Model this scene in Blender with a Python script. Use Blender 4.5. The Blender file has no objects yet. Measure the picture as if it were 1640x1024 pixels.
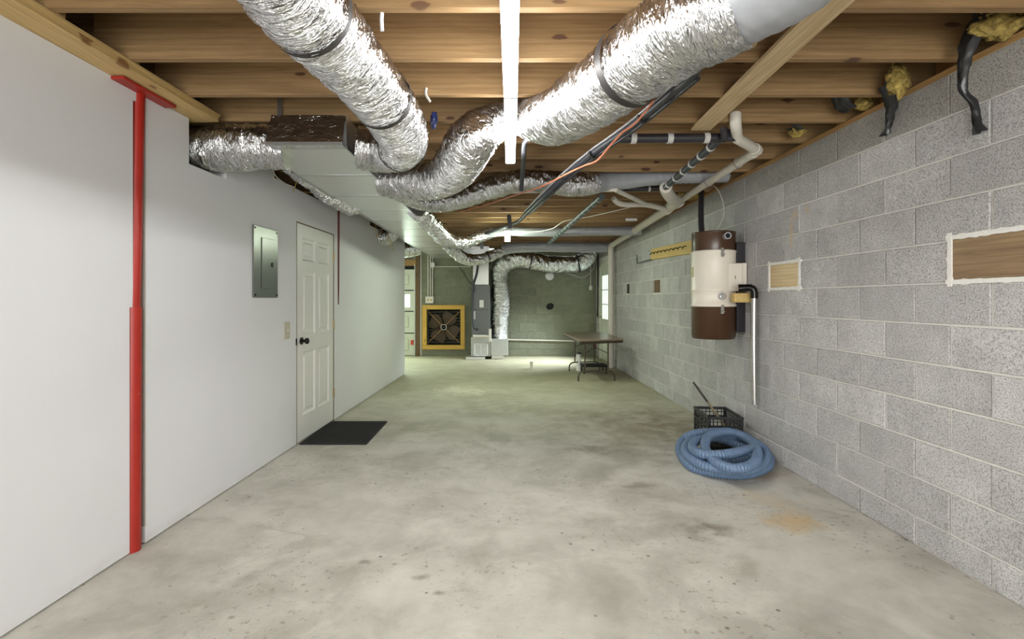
import bpy, bmesh, math, random
from mathutils import Vector, Matrix, noise
random.seed(7)
PI = math.pi
sc = bpy.context.scene
COL = sc.collection
EYE = 1.29            # camera height
F = 800.0             # focal length in pixels of the 1640 px wide frame

# ---------------------------------------------------------------- camera, world, exposure
cam_d = bpy.data.cameras.new('camera'); cam = bpy.data.objects.new('camera', cam_d); COL.objects.link(cam)
cam.location = (0, 0, EYE); cam.rotation_euler = (PI/2, 0, 0)
cam_d.sensor_width = 36; cam_d.lens = F/1640*36
cam_d.shift_x = 18/1640; cam_d.shift_y = -32/1640
cam_d.clip_start = 0.05
sc.camera = cam
sc.view_settings.view_transform = 'Standard'; sc.view_settings.look = 'None'
sc.view_settings.gamma = 1; sc.view_settings.use_curve_mapping = False
sc.view_settings.exposure = 0.97
sc.cycles.use_denoising = True
sc.cycles.max_bounces = 10; sc.cycles.diffuse_bounces = 6; sc.cycles.glossy_bounces = 5
sc.cycles.sample_clamp_indirect = 8
sc.cycles.caustics_reflective = False; sc.cycles.caustics_refractive = False
TUBE = 47.0           # emission of the batten lenses
TUBE_FAR = 62.0
PANE = 9.0            # brightness of the daylight panes
wd = bpy.data.worlds.new('world'); sc.world = wd; wd.use_nodes = True
wd.node_tree.nodes['Background'].inputs[0].default_value = (0.75, 0.9, 0.8, 1)
wd.node_tree.nodes['Background'].inputs[1].default_value = 1.0

def area(name, loc, rot, sx, sy, energy, color, spread=PI):
    d = bpy.data.lights.new(name, 'AREA'); d.shape = 'RECTANGLE'; d.size = sx; d.size_y = sy
    d.energy = energy; d.color = color; d.spread = spread
    o = bpy.data.objects.new(name, d); COL.objects.link(o); o.location = loc; o.rotation_euler = rot
    return o
# daylight that enters by the glass of the side door and by the garage door windows
area('daylight_door', (2.14, 10.4, 1.36), (0, math.radians(48), 0), 0.95, 0.5, 30, (0.88, 0.98, 1.0), math.radians(84))
area('daylight_garage', (-3.1, 11.30, 1.24), (math.radians(-62), 0, 0), 2.0, 0.3, 26, (0.80, 1.0, 0.80), math.radians(150))

# added fill light behind the viewpoint, set in a made-up doorway
area('fill_front', (0.1, -3.06, 1.25), (math.radians(90), 0, 0), 4.0, 2.0, 118, (1.0, .985, .97))

# ---------------------------------------------------------------- helpers
def P(px, py, Y):
    return Vector(((px-802)*Y/F, Y, EYE + (480-py)*Y/F))
def G(px, py, h=0.0):
    Y = F*(EYE-h)/(py-480); return Vector(((px-802)*Y/F, Y, h))
WLOC = {}
def link(o, parent=None, loc=(0, 0, 0)):
    COL.objects.link(o); loc = Vector(loc); WLOC[o.name] = loc
    if parent is not None:
        o.parent = parent; o.location = loc - WLOC[parent.name]
    else: o.location = loc
    return o
def base(vs):
    xs = [v[0] for v in vs]; ys = [v[1] for v in vs]; zs = [v[2] for v in vs]
    return Vector(((min(xs)+max(xs))/2, (min(ys)+max(ys))/2, min(zs)))
def tag(o, label=None, cat=None, group=None, kind=None):
    if label: o['label'] = label
    if cat: o['category'] = cat
    if group: o['group'] = group
    if kind: o['kind'] = kind
    return o
def thing(name, loc, label, cat, group=None):
    return tag(link(bpy.data.objects.new(name, None), None, loc), label, cat, group)
class MB:
    """mesh collector in world coordinates"""
    def __init__(s): s.v = []; s.f = []; s.uv = None; s.smooth = set(); s.mi = []
    def add(s, vs, fs, smooth=False, mi=0):
        k = len(s.v); s.v += [tuple(v) for v in vs]
        for f in fs:
            if smooth: s.smooth.add(len(s.f))
            s.f.append(tuple(i+k for i in f)); s.mi.append(mi)
        return s
    def box(s, x0, y0, z0, x1, y1, z1, bev=0.0, M=None, mi=0):
        if x0 > x1: x0, x1 = x1, x0
        if y0 > y1: y0, y1 = y1, y0
        if z0 > z1: z0, z1 = z1, z0
        bm = bmesh.new(); bmesh.ops.create_cube(bm, size=1)
        for v in bm.verts: v.co = Vector(((x0+x1)/2+v.co.x*(x1-x0), (y0+y1)/2+v.co.y*(y1-y0), (z0+z1)/2+v.co.z*(z1-z0)))
        if bev: bmesh.ops.bevel(bm, geom=bm.edges[:], offset=min(bev, .45*min(x1-x0, y1-y0, z1-z0)), segments=1, affect='EDGES')
        bm.verts.index_update()
        vs = [(M @ v.co if M else v.co) for v in bm.verts]; fs = [[v.index for v in f.verts] for f in bm.faces]
        bm.free(); return s.add(vs, fs, mi=mi)
    def obox(s, a, b, w, h, up=(0, 0, 1), bev=0.0):
        """box whose long axis runs from a to b; w across, h along up"""
        a = Vector(a); b = Vector(b); d = b-a; L = d.length; d.normalize()
        sd = d.cross(Vector(up)).normalized(); u = sd.cross(d)
        M = Matrix(((sd.x, d.x, u.x, a.x), (sd.y, d.y, u.y, a.y), (sd.z, d.z, u.z, a.z), (0, 0, 0, 1)))
        return s.box(-w/2, 0, -h/2, w/2, L, h/2, bev, M)
    def cyl(s, a, b, r, n=20, r2=None, cap=True):
        a = Vector(a); b = Vector(b); r2 = r if r2 is None else r2
        d = (b-a).normalized(); u = d.orthogonal().normalized(); w = d.cross(u)
        vs = [a+(u*math.cos(2*PI*i/n)+w*math.sin(2*PI*i/n))*r for i in range(n)] + [b+(u*math.cos(2*PI*i/n)+w*math.sin(2*PI*i/n))*r2 for i in range(n)]
        s.add(vs, [(i, (i+1) % n, n+(i+1) % n, n+i) for i in range(n)], True)
        if cap: s.add(vs, [tuple(reversed(range(n))), tuple(range(n, 2*n))])
        return s
    def lathe(s, c, prof, n=48, M=None):
        c = Vector(c); vs = []
        for r, z in prof:
            for i in range(n):
                p = Vector((r*math.cos(2*PI*i/n), r*math.sin(2*PI*i/n), z))
                vs.append(c + (M @ p if M else p))
        fs = [(j*n+i, j*n+(i+1) % n, (j+1)*n+(i+1) % n, (j+1)*n+i) for j in range(len(prof)-1) for i in range(n)]
        return s.add(vs, fs, True)
    def prism(s, pts, z0, z1):
        n = len(pts); vs = [(x, y, z0) for x, y in pts] + [(x, y, z1) for x, y in pts]
        fs = [tuple(reversed(range(n))), tuple(range(n, 2*n))] + [(i, (i+1) % n, n+(i+1) % n, n+i) for i in range(n)]
        return s.add(vs, fs)
    def build(s, name, mat, parent=None, origin=None, sub=0):
        b = Vector(origin) if origin is not None else base(s.v)
        me = bpy.data.meshes.new(name); me.from_pydata([tuple(Vector(v)-b) for v in s.v], [], s.f)
        mats = mat if isinstance(mat, (list, tuple)) else [mat]
        for m in mats: me.materials.append(m)
        me.polygons.foreach_set('use_smooth', [i in s.smooth for i in range(len(s.f))])
        me.polygons.foreach_set('material_index', s.mi)
        if s.uv:
            ul = me.uv_layers.new(name='UVMap')
            for p in me.polygons:
                for li in p.loop_indices: ul.data[li].uv = s.uv[p.index][li-p.loop_start]
        bm = bmesh.new(); bm.from_mesh(me); bmesh.ops.recalc_face_normals(bm, faces=bm.faces); bm.to_mesh(me); bm.free()
        o = bpy.data.objects.new(name, me)
        return link(o, parent, b)

def spline(pts, ds=0.02):
    """pts: list of (x,y,z) or (x,y,z,r); Catmull-Rom, resampled evenly"""
    pts = [tuple(p) for p in pts]; pts = [p if len(p) == 4 else p+(1.0,) for p in pts]
    q = [Vector(p) for p in pts]
    q = [q[0]*2-q[1]] + q + [q[-1]*2-q[-2]]
    dense = []
    for i in range(1, len(q)-2):
        n = max(4, int((q[i+1]-q[i]).length/ds*2))
        for k in range(n):
            t = k/n
            dense.append(.5*((2*q[i])+(q[i+1]-q[i-1])*t+(2*q[i-1]-5*q[i]+4*q[i+1]-q[i+2])*t*t+(3*q[i]-q[i-1]-3*q[i+1]+q[i+2])*t**3))
    dense.append(q[-2])
    out = [dense[0]]; acc = 0; prev = dense[0]
    for p in dense[1:]:
        st = (p.to_3d()-prev.to_3d()).length; acc += st
        if acc >= ds: out.append(p); acc = 0
        prev = p
    if (out[-1]-dense[-1]).length > ds*.3: out.append(dense[-1])
    return out
def frames(path):
    T = []
    for i in range(len(path)):
        a = path[max(0, i-1)].to_3d(); b = path[min(len(path)-1, i+1)].to_3d(); T.append((b-a).normalized())
    up = Vector((0, 0, 1)) if abs(T[0].z) < .9 else Vector((0, 1, 0))
    u = (up - T[0]*up.dot(T[0])).normalized(); fr = []
    for t in T:
        u = (u - t*u.dot(t)).normalized(); fr.append((u, t.cross(u)))
    return T, fr
def tube(mb, pts, r=1.0, ds=0.03, n=12, disp=None, cap=True, smooth=True, uvs=False, straight=False):
    if straight: path = [Vector(tuple(p)+((1.0,) if len(p) == 3 else ())) for p in pts]
    else: path = spline(pts, ds)
    T, fr = frames(path); vs = []; s = 0; S = []
    for i, p in enumerate(path):
        if i: s += (p.to_3d()-path[i-1].to_3d()).length
        S.append(s); u, w = fr[i]
        for k in range(n):
            a = 2*PI*k/n; rr = r*p[3]
            if disp: rr += disp(a, s, rr)
            vs.append(p.to_3d()+(u*math.cos(a)+w*math.sin(a))*rr)
    fs = []; uv = []
    for i in range(len(path)-1):
        for k in range(n):
            fs.append((i*n+k, i*n+(k+1) % n, (i+1)*n+(k+1) % n, (i+1)*n+k))
            if uvs:
                c = 2*PI*r*path[i][3]
                uv.append([(k/n*c, S[i]), ((k+1)/n*c, S[i]), ((k+1)/n*c, S[i+1]), (k/n*c, S[i+1])])
    mb.add(vs, fs, smooth)
    if cap:
        mb.add(vs, [tuple(reversed(range(n))), tuple(range(len(vs)-n, len(vs)))])
        if uvs: uv += [[(0, 0)]*n, [(0, 0)]*n]
    if uvs: mb.uv = uv
    return path

# ---------------------------------------------------------------- materials
class NT:
    def __init__(s, name):
        s.m = bpy.data.materials.new(name); s.m.use_nodes = True; s.t = s.m.node_tree; s.n = s.t.nodes; s.b = s.n['Principled BSDF']
    def new(s, typ, **kw):
        nd = s.n.new(typ)
        for k, v in kw.items(): setattr(nd, k, v)
        return nd
    def set(s, inp, v):
        if hasattr(v, 'is_linked') or isinstance(v, bpy.types.NodeSocket): s.t.links.new(v, inp)
        else: inp.default_value = v
    def coord(s, kind='Object', scale=(1, 1, 1), rnd=True):
        c = s.new('ShaderNodeTexCoord').outputs[kind]
        if rnd:
            oi = s.new('ShaderNodeObjectInfo'); m = s.math('MULTIPLY', oi.outputs['Random'], 37.0)
            ad = s.new('ShaderNodeVectorMath', operation='ADD'); s.set(ad.inputs[0], c); s.set(ad.inputs[1], m); c = ad.outputs[0]
        mp = s.new('ShaderNodeMapping'); s.set(mp.inputs[0], c); mp.inputs['Scale'].default_value = scale
        return mp.outputs[0]
    def math(s, op, a, b=0.0, clamp=False):
        nd = s.new('ShaderNodeMath', operation=op); nd.use_clamp = clamp; s.set(nd.inputs[0], a); s.set(nd.inputs[1], b); return nd.outputs[0]
    def noise(s, vec, scale, detail=3, rough=.55, dist=0.0):
        nd = s.new('ShaderNodeTexNoise'); s.set(nd.inputs['Vector'], vec); nd.inputs['Scale'].default_value = scale
        nd.inputs['Detail'].default_value = detail; nd.inputs['Roughness'].default_value = rough; nd.inputs['Distortion'].default_value = dist
        return nd.outputs['Fac']
    def voro(s, vec, scale, feature='F1'):
        nd = s.new('ShaderNodeTexVoronoi', feature=feature); s.set(nd.inputs['Vector'], vec); nd.inputs['Scale'].default_value = scale
        return nd.outputs['Distance']
    def map(s, v, a, b, c=0.0, d=1.0):
        nd = s.new('ShaderNodeMapRange'); s.set(nd.inputs[0], v)
        for i, x in enumerate((a, b, c, d)): nd.inputs[i+1].default_value = x
        return nd.outputs[0]
    def mix(s, f, a, b, mode='MIX'):
        nd = s.new('ShaderNodeMix', data_type='RGBA', blend_type=mode); s.set(nd.inputs[0], f)
        for i, x in ((6, a), (7, b)):
            if isinstance(x, tuple) and len(x) == 3: x = x+(1,)
            s.set(nd.inputs[i], x)
        return nd.outputs[2]
    def bump(s, h, strength=.3, dist=.01, prev=None):
        nd = s.new('ShaderNodeBump'); s.set(nd.inputs['Height'], h); nd.inputs['Strength'].default_value = strength; nd.inputs['Distance'].default_value = dist
        if prev is not None: s.set(nd.inputs['Normal'], prev)
        return nd.outputs[0]
    def out(s, col=None, rough=None, metal=None, norm=None):
        if col is not None: s.set(s.b.inputs['Base Color'], col+(1,) if isinstance(col, tuple) and len(col) == 3 else col)
        if rough is not None: s.set(s.b.inputs['Roughness'], rough)
        if metal is not None: s.set(s.b.inputs['Metallic'], metal)
        if norm is not None: s.set(s.b.inputs['Normal'], norm)
        return s.m
def plain(name, col, rough=.5, metal=0.0, var=.12, scale=30, bump=.05):
    t = NT(name); c = t.coord(); n = t.noise(c, scale, 4)
    k = t.mix(n, tuple(x*(1-var) for x in col), tuple(min(1, x*(1+var)) for x in col))
    return t.out(k, rough, metal, t.bump(n, bump, .004))
def wood(name, a, b, knot, axis=0, scale=1.0, rough=.65, thin=None):
    t = NT(name)
    sx = [14.0*scale]*3; sx[axis] = .9*scale
    c = t.coord(scale=tuple(sx)); g = t.noise(c, 3.0, 5, .6, .6)
    k2 = [34.0]*3; k2[axis] = 1.2; c2 = t.coord(scale=tuple(k2)); fine = t.noise(c2, 3.0, 3, .6)
    w = t.new('ShaderNodeTexWave', wave_type='RINGS', rings_direction='XYZ'[axis]); s3 = [5.0]*3; s3[axis] = .45
    t.set(w.inputs['Vector'], t.coord(scale=tuple(s3))); w.inputs['Scale'].default_value = 3.2; w.inputs['Distortion'].default_value = 3.5; w.inputs['Detail'].default_value = 2
    w.inputs['Detail Scale'].default_value = .8
    col = t.mix(t.map(g, .35, .68), a, b)
    col = t.mix(t.math('MULTIPLY', t.map(w.outputs['Fac'], .45, 1), .34), col, tuple(x*.62 for x in a))
    col = t.mix(t.math('MULTIPLY', fine, .30), col, tuple(x*.7 for x in a))
    s4 = [4.2]*3; s4[axis] = 1.5; s4[{0: 1, 1: 2, 2: 1}[axis] if thin is None else thin] = .15
    sp = t.new('ShaderNodeSeparateXYZ'); t.set(sp.inputs[0], t.coord(scale=tuple(s4)))
    th = {0: 1, 1: 2, 2: 1}[axis] if thin is None else thin; cross = 3-axis-th
    cb = t.new('ShaderNodeCombineXYZ'); t.set(cb.inputs[0], sp.outputs[axis]); t.set(cb.inputs[1], sp.outputs[cross])
    vn = t.new('ShaderNodeTexVoronoi', voronoi_dimensions='2D'); t.set(vn.inputs['Vector'], cb.outputs[0]); vn.inputs['Scale'].default_value = 1.0
    d = t.math('ADD', vn.outputs['Distance'], t.math('MULTIPLY', t.math('SUBTRACT', g, .5), .12))
    kn = t.map(d, .040, .056, 1, 0); halo = t.map(d, .05, .22, .30, 0)
    col = t.mix(halo, col, tuple(x*.72 for x in a)); col = t.mix(t.math('MULTIPLY', kn, .9), col, knot)
    oi = t.new('ShaderNodeObjectInfo').outputs['Random']
    col = t.mix(t.math('MULTIPLY', oi, .30), col, tuple(x*.72 for x in a))
    return t.out(col, rough, 0, t.bump(fine, .25, .002))
M = {}
M['joist'] = wood('pine_joist', (.255, .150, .062), (.40, .255, .120), (.050, .012, .008), 0)
M['beam'] = wood('pine_beam', (.52, .35, .14), (.68, .48, .22), (.20, .09, .03), 1)
M['brace'] = wood('rough_brace_board', (.50, .36, .19), (.70, .54, .33), (.17, .09, .04), 1)
M['plate'] = wood('sill_plate_wood', (.34, .19, .07), (.48, .28, .11), (.12, .05, .02), 1, thin=0)
M['yellow_wood'] = wood('yellow_pine', (.62, .42, .14), (.78, .58, .24), (.3, .12, .04), 1, thin=0)
M['fan_wood'] = wood('fan_frame_pine', (.62, .36, .06), (.76, .48, .10), (.25, .1, .02), 0)
M['fan_wood_v'] = wood('fan_frame_pine_upright', (.62, .36, .06), (.76, .48, .10), (.25, .1, .02), 2)
M['plywood'] = wood('pale_plywood', (.68, .50, .28), (.80, .62, .38), (.4, .22, .1), 1, thin=0)
M['brown_board'] = wood('brown_infill_board', (.24, .15, .08), (.40, .27, .15), (.10, .05, .02), 1, thin=0)
M['dark_wood'] = wood('dark_jamb_wood', (.12, .07, .03), (.20, .12, .05), (.05, .02, .01), 2)
M['subfloor'] = plain('subfloor_plywood', (.20, .11, .05), .8)

XRW = 2.18
def block_mat(name, ca, cb):
    t = NT(name); c = t.coord(); oi = t.new('ShaderNodeObjectInfo').outputs['Random']
    big = t.noise(c, 5.0, 5, .65); fine = t.noise(c, 190, 2, .7); pore = t.noise(c, 135, 2, .8)
    col = t.mix(t.map(big, .3, .7), ca, cb)
    col = t.mix(t.math('MULTIPLY', oi, .5), col, tuple(x*.72 for x in ca))
    col = t.mix(t.math('MULTIPLY', t.map(pore, .52, .58), .60), col, tuple(x*.28 for x in ca))
    col = t.mix(t.math('MULTIPLY', t.map(fine, .52, .66), .45), col, (.80, .785, .79))
    if name == 'grey_block':
        gp = t.new('ShaderNodeNewGeometry').outputs['Position']; wn = t.noise(gp, 9, 4, .7)
        for y_, z_, ry, rz in ((3.70, 1.92, .05, .04), (3.55, 1.945, .03, .03), (3.74, 1.80, .02, .13)):
            mp = t.new('ShaderNodeMapping', vector_type='TEXTURE'); t.set(mp.inputs[0], gp); mp.inputs['Location'].default_value = (XRW, y_, z_); mp.inputs['Scale'].default_value = (.3, ry, rz)
            ln = t.new('ShaderNodeVectorMath', operation='LENGTH'); t.set(ln.inputs[0], mp.outputs[0])
            col = t.mix(t.map(t.math('ADD', ln.outputs['Value'], t.map(wn, .3, .7, -.8, .8)), .2, 1.1, .55, 0), col, (.62, .42, .22))
    h = t.math('SUBTRACT', fine, t.math('MULTIPLY', t.map(pore, .5, .66), 1.2))
    return t.out(col, .92, 0, t.bump(h, .5, .004))
M['block'] = block_mat('grey_block', (.46, .445, .44), (.68, .662, .658))
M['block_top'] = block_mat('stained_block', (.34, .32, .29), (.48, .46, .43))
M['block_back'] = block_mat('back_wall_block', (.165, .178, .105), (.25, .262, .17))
M['mortar'] = plain('mortar', (.66, .635, .60), .95, 0, .15, 40, .3)
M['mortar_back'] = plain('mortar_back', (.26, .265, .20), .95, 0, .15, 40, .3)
M['white_mortar'] = plain('white_patch_mortar', (.82, .80, .76), .9, 0, .1, 60, .5)

def floor_mat():
    t = NT('concrete_floor'); c = t.coord(rnd=False)
    a = t.noise(c, .9, 6, .62, .4); b = t.noise(c, 3.5, 6, .65, .3); f = t.noise(c, 60, 3, .6)
    col = t.mix(t.map(a, .38, .63), (.375, .358, .305), (.575, .553, .49))
    col = t.mix(t.math('MULTIPLY', t.map(b, .50, .66), .55), col, (.64, .612, .55))
    col = t.mix(t.math('MULTIPLY', t.map(b, .47, .32), .45), col, (.28, .25, .20))
    sep = t.new('ShaderNodeSeparateXYZ'); t.set(sep.inputs[0], c)
    # concrete turns darker and yellower towards the rear
    col = t.mix(t.math('MULTIPLY', t.map(sep.outputs[1], 4.5, 8.0), .75), col, t.mix(b, (.27, .24, .125), (.52, .49, .33)))
    warp = t.noise(c, 5.0, 4, .65)
    def stain(p, rx, ry, s, cc, ang=0.0):
        mp = t.new('ShaderNodeMapping', vector_type='TEXTURE'); t.set(mp.inputs[0], c)
        mp.inputs['Location'].default_value = (p[0], p[1], 0); mp.inputs['Scale'].default_value = (rx, ry, 1); mp.inputs['Rotation'].default_value = (0, 0, ang)
        ln = t.new('ShaderNodeVectorMath', operation='LENGTH'); t.set(ln.inputs[0], mp.outputs[0])
        m = t.map(t.math('ADD', ln.outputs['Value'], t.map(warp, .3, .7, -.7, .7)), .15, 1.1, s, 0)
        return t.mix(m, col, cc)
    dk = (.17, .145, .11)
    for px, py, rx, ry, s, cc, an in (
        (1120, 845, .14, .12, .75, dk, 0), (1150, 855, .12, .06, .6, dk, .4), (940, 836, .12, .09, .45, dk, 0), (945, 720, .16, .16, .6, dk, 0),
        (1010, 690, .5, .9, .55, (.24, .20, .13), 0), (1080, 680, .35, .9, .55, (.22, .17, .10), 0), (1025, 778, .14, .07, .5, dk, .3),
        (1270, 835, .22, .16, .55, (.58, .36, .12), .5), (1235, 800, .18, .16, .35, (.60, .46, .25), 0), (675, 925, .05, .03, .6, dk, .5),
        (1220, 765, .22, .08, .45, (.30, .15, .06), .4), (585, 900, .03, .02, .7, dk, 0), (703, 950, .03, .02, .7, dk, 0),
        (740, 625, .35, .4, .7, (.72, .68, .55), 0), (900, 660, .9, .35, .35, (.26, .22, .13), 0), (1060, 610, .5, .8, .5, (.22, .16, .06), 0),
        (790, 860, .04, .1, .2, dk, 0), (440, 905, .06, .18, .30, dk, -.6), (1330, 985, .09, .05, .3, (.30, .27, .26), .2)):
        col = stain(G(px, py), rx, ry, s, cc, an)
    sp = t.voro(c, 9.0); sz = t.noise(c, 2.2, 2)
    dots = t.math('MULTIPLY', t.map(sp, .06, .10, 1, 0), t.map(sz, .47, .53))
    col = t.mix(t.math('MULTIPLY', dots, .75), col, (.10, .085, .065))
    mp = t.new('ShaderNodeMapping'); t.set(mp.inputs[0], c); mp.inputs['Location'].default_value = (3.3, 1.7, 0)
    wd_ = t.voro(mp.outputs[0], 3.0); col = t.mix(t.map(wd_, .012, .022, .9, 0), col, (.85, .83, .78))
    fl = t.noise(c, 26, 3, .7); gate = t.noise(c, 1.6, 3)
    col = t.mix(t.math('MULTIPLY', t.math('MULTIPLY', t.map(fl, .58, .66), t.map(gate, .46, .58)), .65), col, (.22, .19, .15))
    # trowel arcs and hairline cracks
    cr = t.voro(t.coord(scale=(.55, .55, .55), rnd=False), 1.0, 'DISTANCE_TO_EDGE')
    w2 = t.noise(c, 1.3, 2); col = t.mix(t.math('MULTIPLY', t.map(t.math('ADD', cr, t.math('MULTIPLY', w2, 0.0)), .0, .004, .30, 0), t.map(w2, .5, .6)), col, (.25, .22, .18))
    return t.out(col, t.map(b, .3, .7, .62, .85), 0, t.bump(t.math('ADD', t.math('MULTIPLY', f, .5), b), .18, .006))
M['floor'] = floor_mat()

def drywall():
    t = NT('white_drywall'); c = t.coord(rnd=False)
    a = t.noise(c, 1.4, 4, .6); f = t.noise(c, 120, 2)
    sep = t.new('ShaderNodeSeparateXYZ'); t.set(sep.inputs[0], c)
    col = t.mix(a, (.66, .655, .67), (.73, .73, .745))
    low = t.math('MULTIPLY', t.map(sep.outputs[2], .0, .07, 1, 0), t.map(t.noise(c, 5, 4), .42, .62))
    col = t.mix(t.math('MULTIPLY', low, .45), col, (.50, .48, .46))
    return t.out(col, .62, 0, t.bump(f, .08, .002))
M['drywall'] = drywall()
M['white_paint'] = plain('white_door_paint', (.74, .73, .69), .38, 0, .04, 10, .03)
M['garage_paint'] = plain('garage_door_paint', (.62, .64, .55), .45, 0, .05, 10, .03)

def red_paint():
    t = NT('red_post_paint'); c = t.coord(scale=(1, 1, .25)); n = t.noise(c, 26, 4, .7); g = t.noise(t.coord(), 3, 3)
    col = t.mix(g, (.24, .010, .007), (.42, .022, .010)); col = t.mix(t.map(n, .70, .74), col, (.62, .58, .55))
    return t.out(col, .42, 0, t.bump(n, .15, .004))
M['red'] = red_paint()
M['dark_red'] = plain('dark_red_paint', (.10, .010, .010), .5)

def foil(name, mode, mode2=False):
    t = NT(name); uv = mode == 'uv'
    c = t.coord('UV' if uv else 'Object', rnd=False) if uv else t.coord('Object')
    def lay_(rot, sc_, dist, detail=3):
        mp = t.new('ShaderNodeMapping'); t.set(mp.inputs[0], c); mp.inputs['Rotation'].default_value = (0, 0, rot); mp.inputs['Scale'].default_value = sc_
        return t.math('ABSOLUTE', t.math('SUBTRACT', t.noise(mp.outputs[0], 1.0, detail, .6, dist), .5))
    if uv:
        k = .55 if mode2 else 1.0; h1 = lay_(.32, (4.5*k, 34*k, 1), 1.3); h2 = lay_(-.45, (10*k, 56*k, 1), .9)
        nrm = t.bump(h2, .85, .022/k, t.bump(h1, 1.0, .056/k))
    else:
        q = 3.0 if mode == 'front' else 1.0; h1 = lay_(.2, (3*q, 12, 6*q), 1.0); h2 = lay_(.3, (30, 12, 20), .8)
        nrm = t.bump(h2, .35, .008*q, t.bump(h1, .35, .018*q))
    return t.out((.79, .79, .80), .20 if uv else (.22 if mode == 'front' else .34), 1.0, nrm)
M['foil'] = foil('crinkled_foil', 'uv')
M['foil_coarse'] = foil('coarse_crinkled_foil', 'uv', True)
M['board_foil'] = foil('duct_board_foil', 'obj')
M['foil_tape'] = plain('foil_tape', (.50, .51, .52), .28, .9, .08, 60, .25)
M['grey_wrap'] = plain('grey_duct_jacket', (.36, .37, .40), .42, .15, .12, 14, .6)
M['strap'] = plain('black_strap', (.025, .022, .022), .5)
M['lens'] = None
def emit(name, col, strength, both=True):
    m = bpy.data.materials.new(name); m.use_nodes = True; nt = m.node_tree; nt.nodes.clear()
    e = nt.nodes.new('ShaderNodeEmission'); e.inputs[0].default_value = col+(1,); e.inputs[1].default_value = strength
    o = nt.nodes.new('ShaderNodeOutputMaterial'); nt.links.new(e.outputs[0], o.inputs[0]); return m
M['lens'] = emit('batten_lens', (.99, .985, .96), TUBE)
M['lens_far'] = emit('far_batten_lens', (.87, 1.0, .78), TUBE_FAR)
M['pane'] = emit('daylight_pane', (.82, 1.0, .92), 1.25)
M['white_metal'] = plain('white_metal', (.75, .75, .75), .4)
M['pvc'] = plain('cream_pvc', (.66, .62, .55), .42, 0, .08, 12, .05)
M['pvc_print'] = plain('warm_grey_trim', (.30, .27, .24), .6)  # even warm grey for the clamp rings and the drywall edge
M['black_pipe'] = plain('black_abs_pipe', (.025, .023, .028), .4, 0, .2)
M['black_foam'] = plain('black_foam', (.035, .038, .048), .45, 0, .3, 20, .4)
M['silver_cable'] = plain('silver_cable', (.42, .42, .45), .35, .3)
M['pipe_band'] = plain('pale_pipe_band', (.55, .54, .52), .5)
M['teal_foam'] = plain('speckled_pipe_wrap', (.035, .055, .055), .5, 0, .5, 60, .5)
M['copper'] = plain('orange_cable', (.72, .24, .12), .45)
M['yellow_wire'] = plain('yellow_wire', (.42, .28, .06), .5)
M['white_wire'] = plain('white_wire', (.62, .60, .55), .5)
M['black_wire'] = plain('black_wire', (.02, .02, .02), .5)
M['panel_grey'] = plain('panel_grey_steel', (.15, .155, .14), .28, .55, .06, 8, .02)
M['almond'] = plain('almond_plastic', (.50, .46, .36), .4)
M['black_metal'] = plain('oil_black_metal', (.012, .011, .010), .25, .5)
M['brass'] = plain('aged_brass', (.35, .28, .16), .4, .8)
M['rubber'] = plain('black_rubber', (.012, .012, .012), .8, 0, .4, 90, .3)
M['brown_enamel'] = plain('brown_enamel', (.065, .030, .014), .28, 0, .15, 7, .03)
M['cream_enamel'] = plain('cream_enamel', (.80, .73, .63), .38, 0, .04, 7, .02)
M['chrome'] = plain('chrome', (.75, .75, .74), .2, 1.0)
M['tube_steel'] = plain('grey_steel_tube', (.52, .51, .50), .3, .9, .1, 20, .05)
M['hose'] = plain('blue_vacuum_hose', (.13, .20, .32), .42, 0, .15, 10, .05)
M['hose_end'] = plain('grey_blue_cuff', (.12, .19, .29), .4)
M['crate'] = plain('black_crate_plastic', (.014, .014, .016), .4)
M['stick'] = wood('old_stick', (.20, .15, .08), (.34, .27, .17), (.08, .05, .02), 2)
M['stick_dark'] = plain('dark_stick_top', (.03, .022, .018), .6)
M['cabinet'] = plain('dark_grey_cabinet', (.085, .09, .085), .4, .2)
M['galv'] = plain('galvanized_sheet', (.50, .50, .46), .4, .6, .1, 12, .05)
M['sticker'] = plain('white_sticker', (.75, .75, .70), .5, 0, .05)
M['sheet_grey'] = plain('pale_grey_sheet', (.42, .42, .40), .5, .1)
M['table_top'] = plain('brown_laminate', (.27, .20, .15), .35, 0, .15, 20, .02)
M['table_leg'] = plain('brown_steel_leg', (.07, .052, .038), .4, .3)
M['fiberglass'] = None
def ins():
    t = NT('yellow_fiberglass'); c = t.coord(); n = t.noise(c, 22, 6, .75, 1.0)
    col = t.mix(t.map(n, .35, .65), (.16, .10, .02), (.62, .46, .13)); return t.out(col, .95, 0, t.bump(n, 1.0, .02))
M['fiberglass'] = ins()
M['plastic_black'] = plain('black_plastic_sheet', (.020, .020, .022), .3, 0, .4, 8, .6)
M['fan_dark'] = plain('dark_fan_metal', (.035, .030, .020), .6, .2)
M['blade'] = plain('rusty_fan_blade', (.05, .028, .012), .55, .3)
M['louvre'] = plain('louvre_slat', (.16, .16, .11), .6, .1)
M['void'] = plain('dark_void', (.012, .011, .010), .9)
M['red_plastic'] = plain('red_plastic', (.6, .05, .02), .4)

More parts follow.
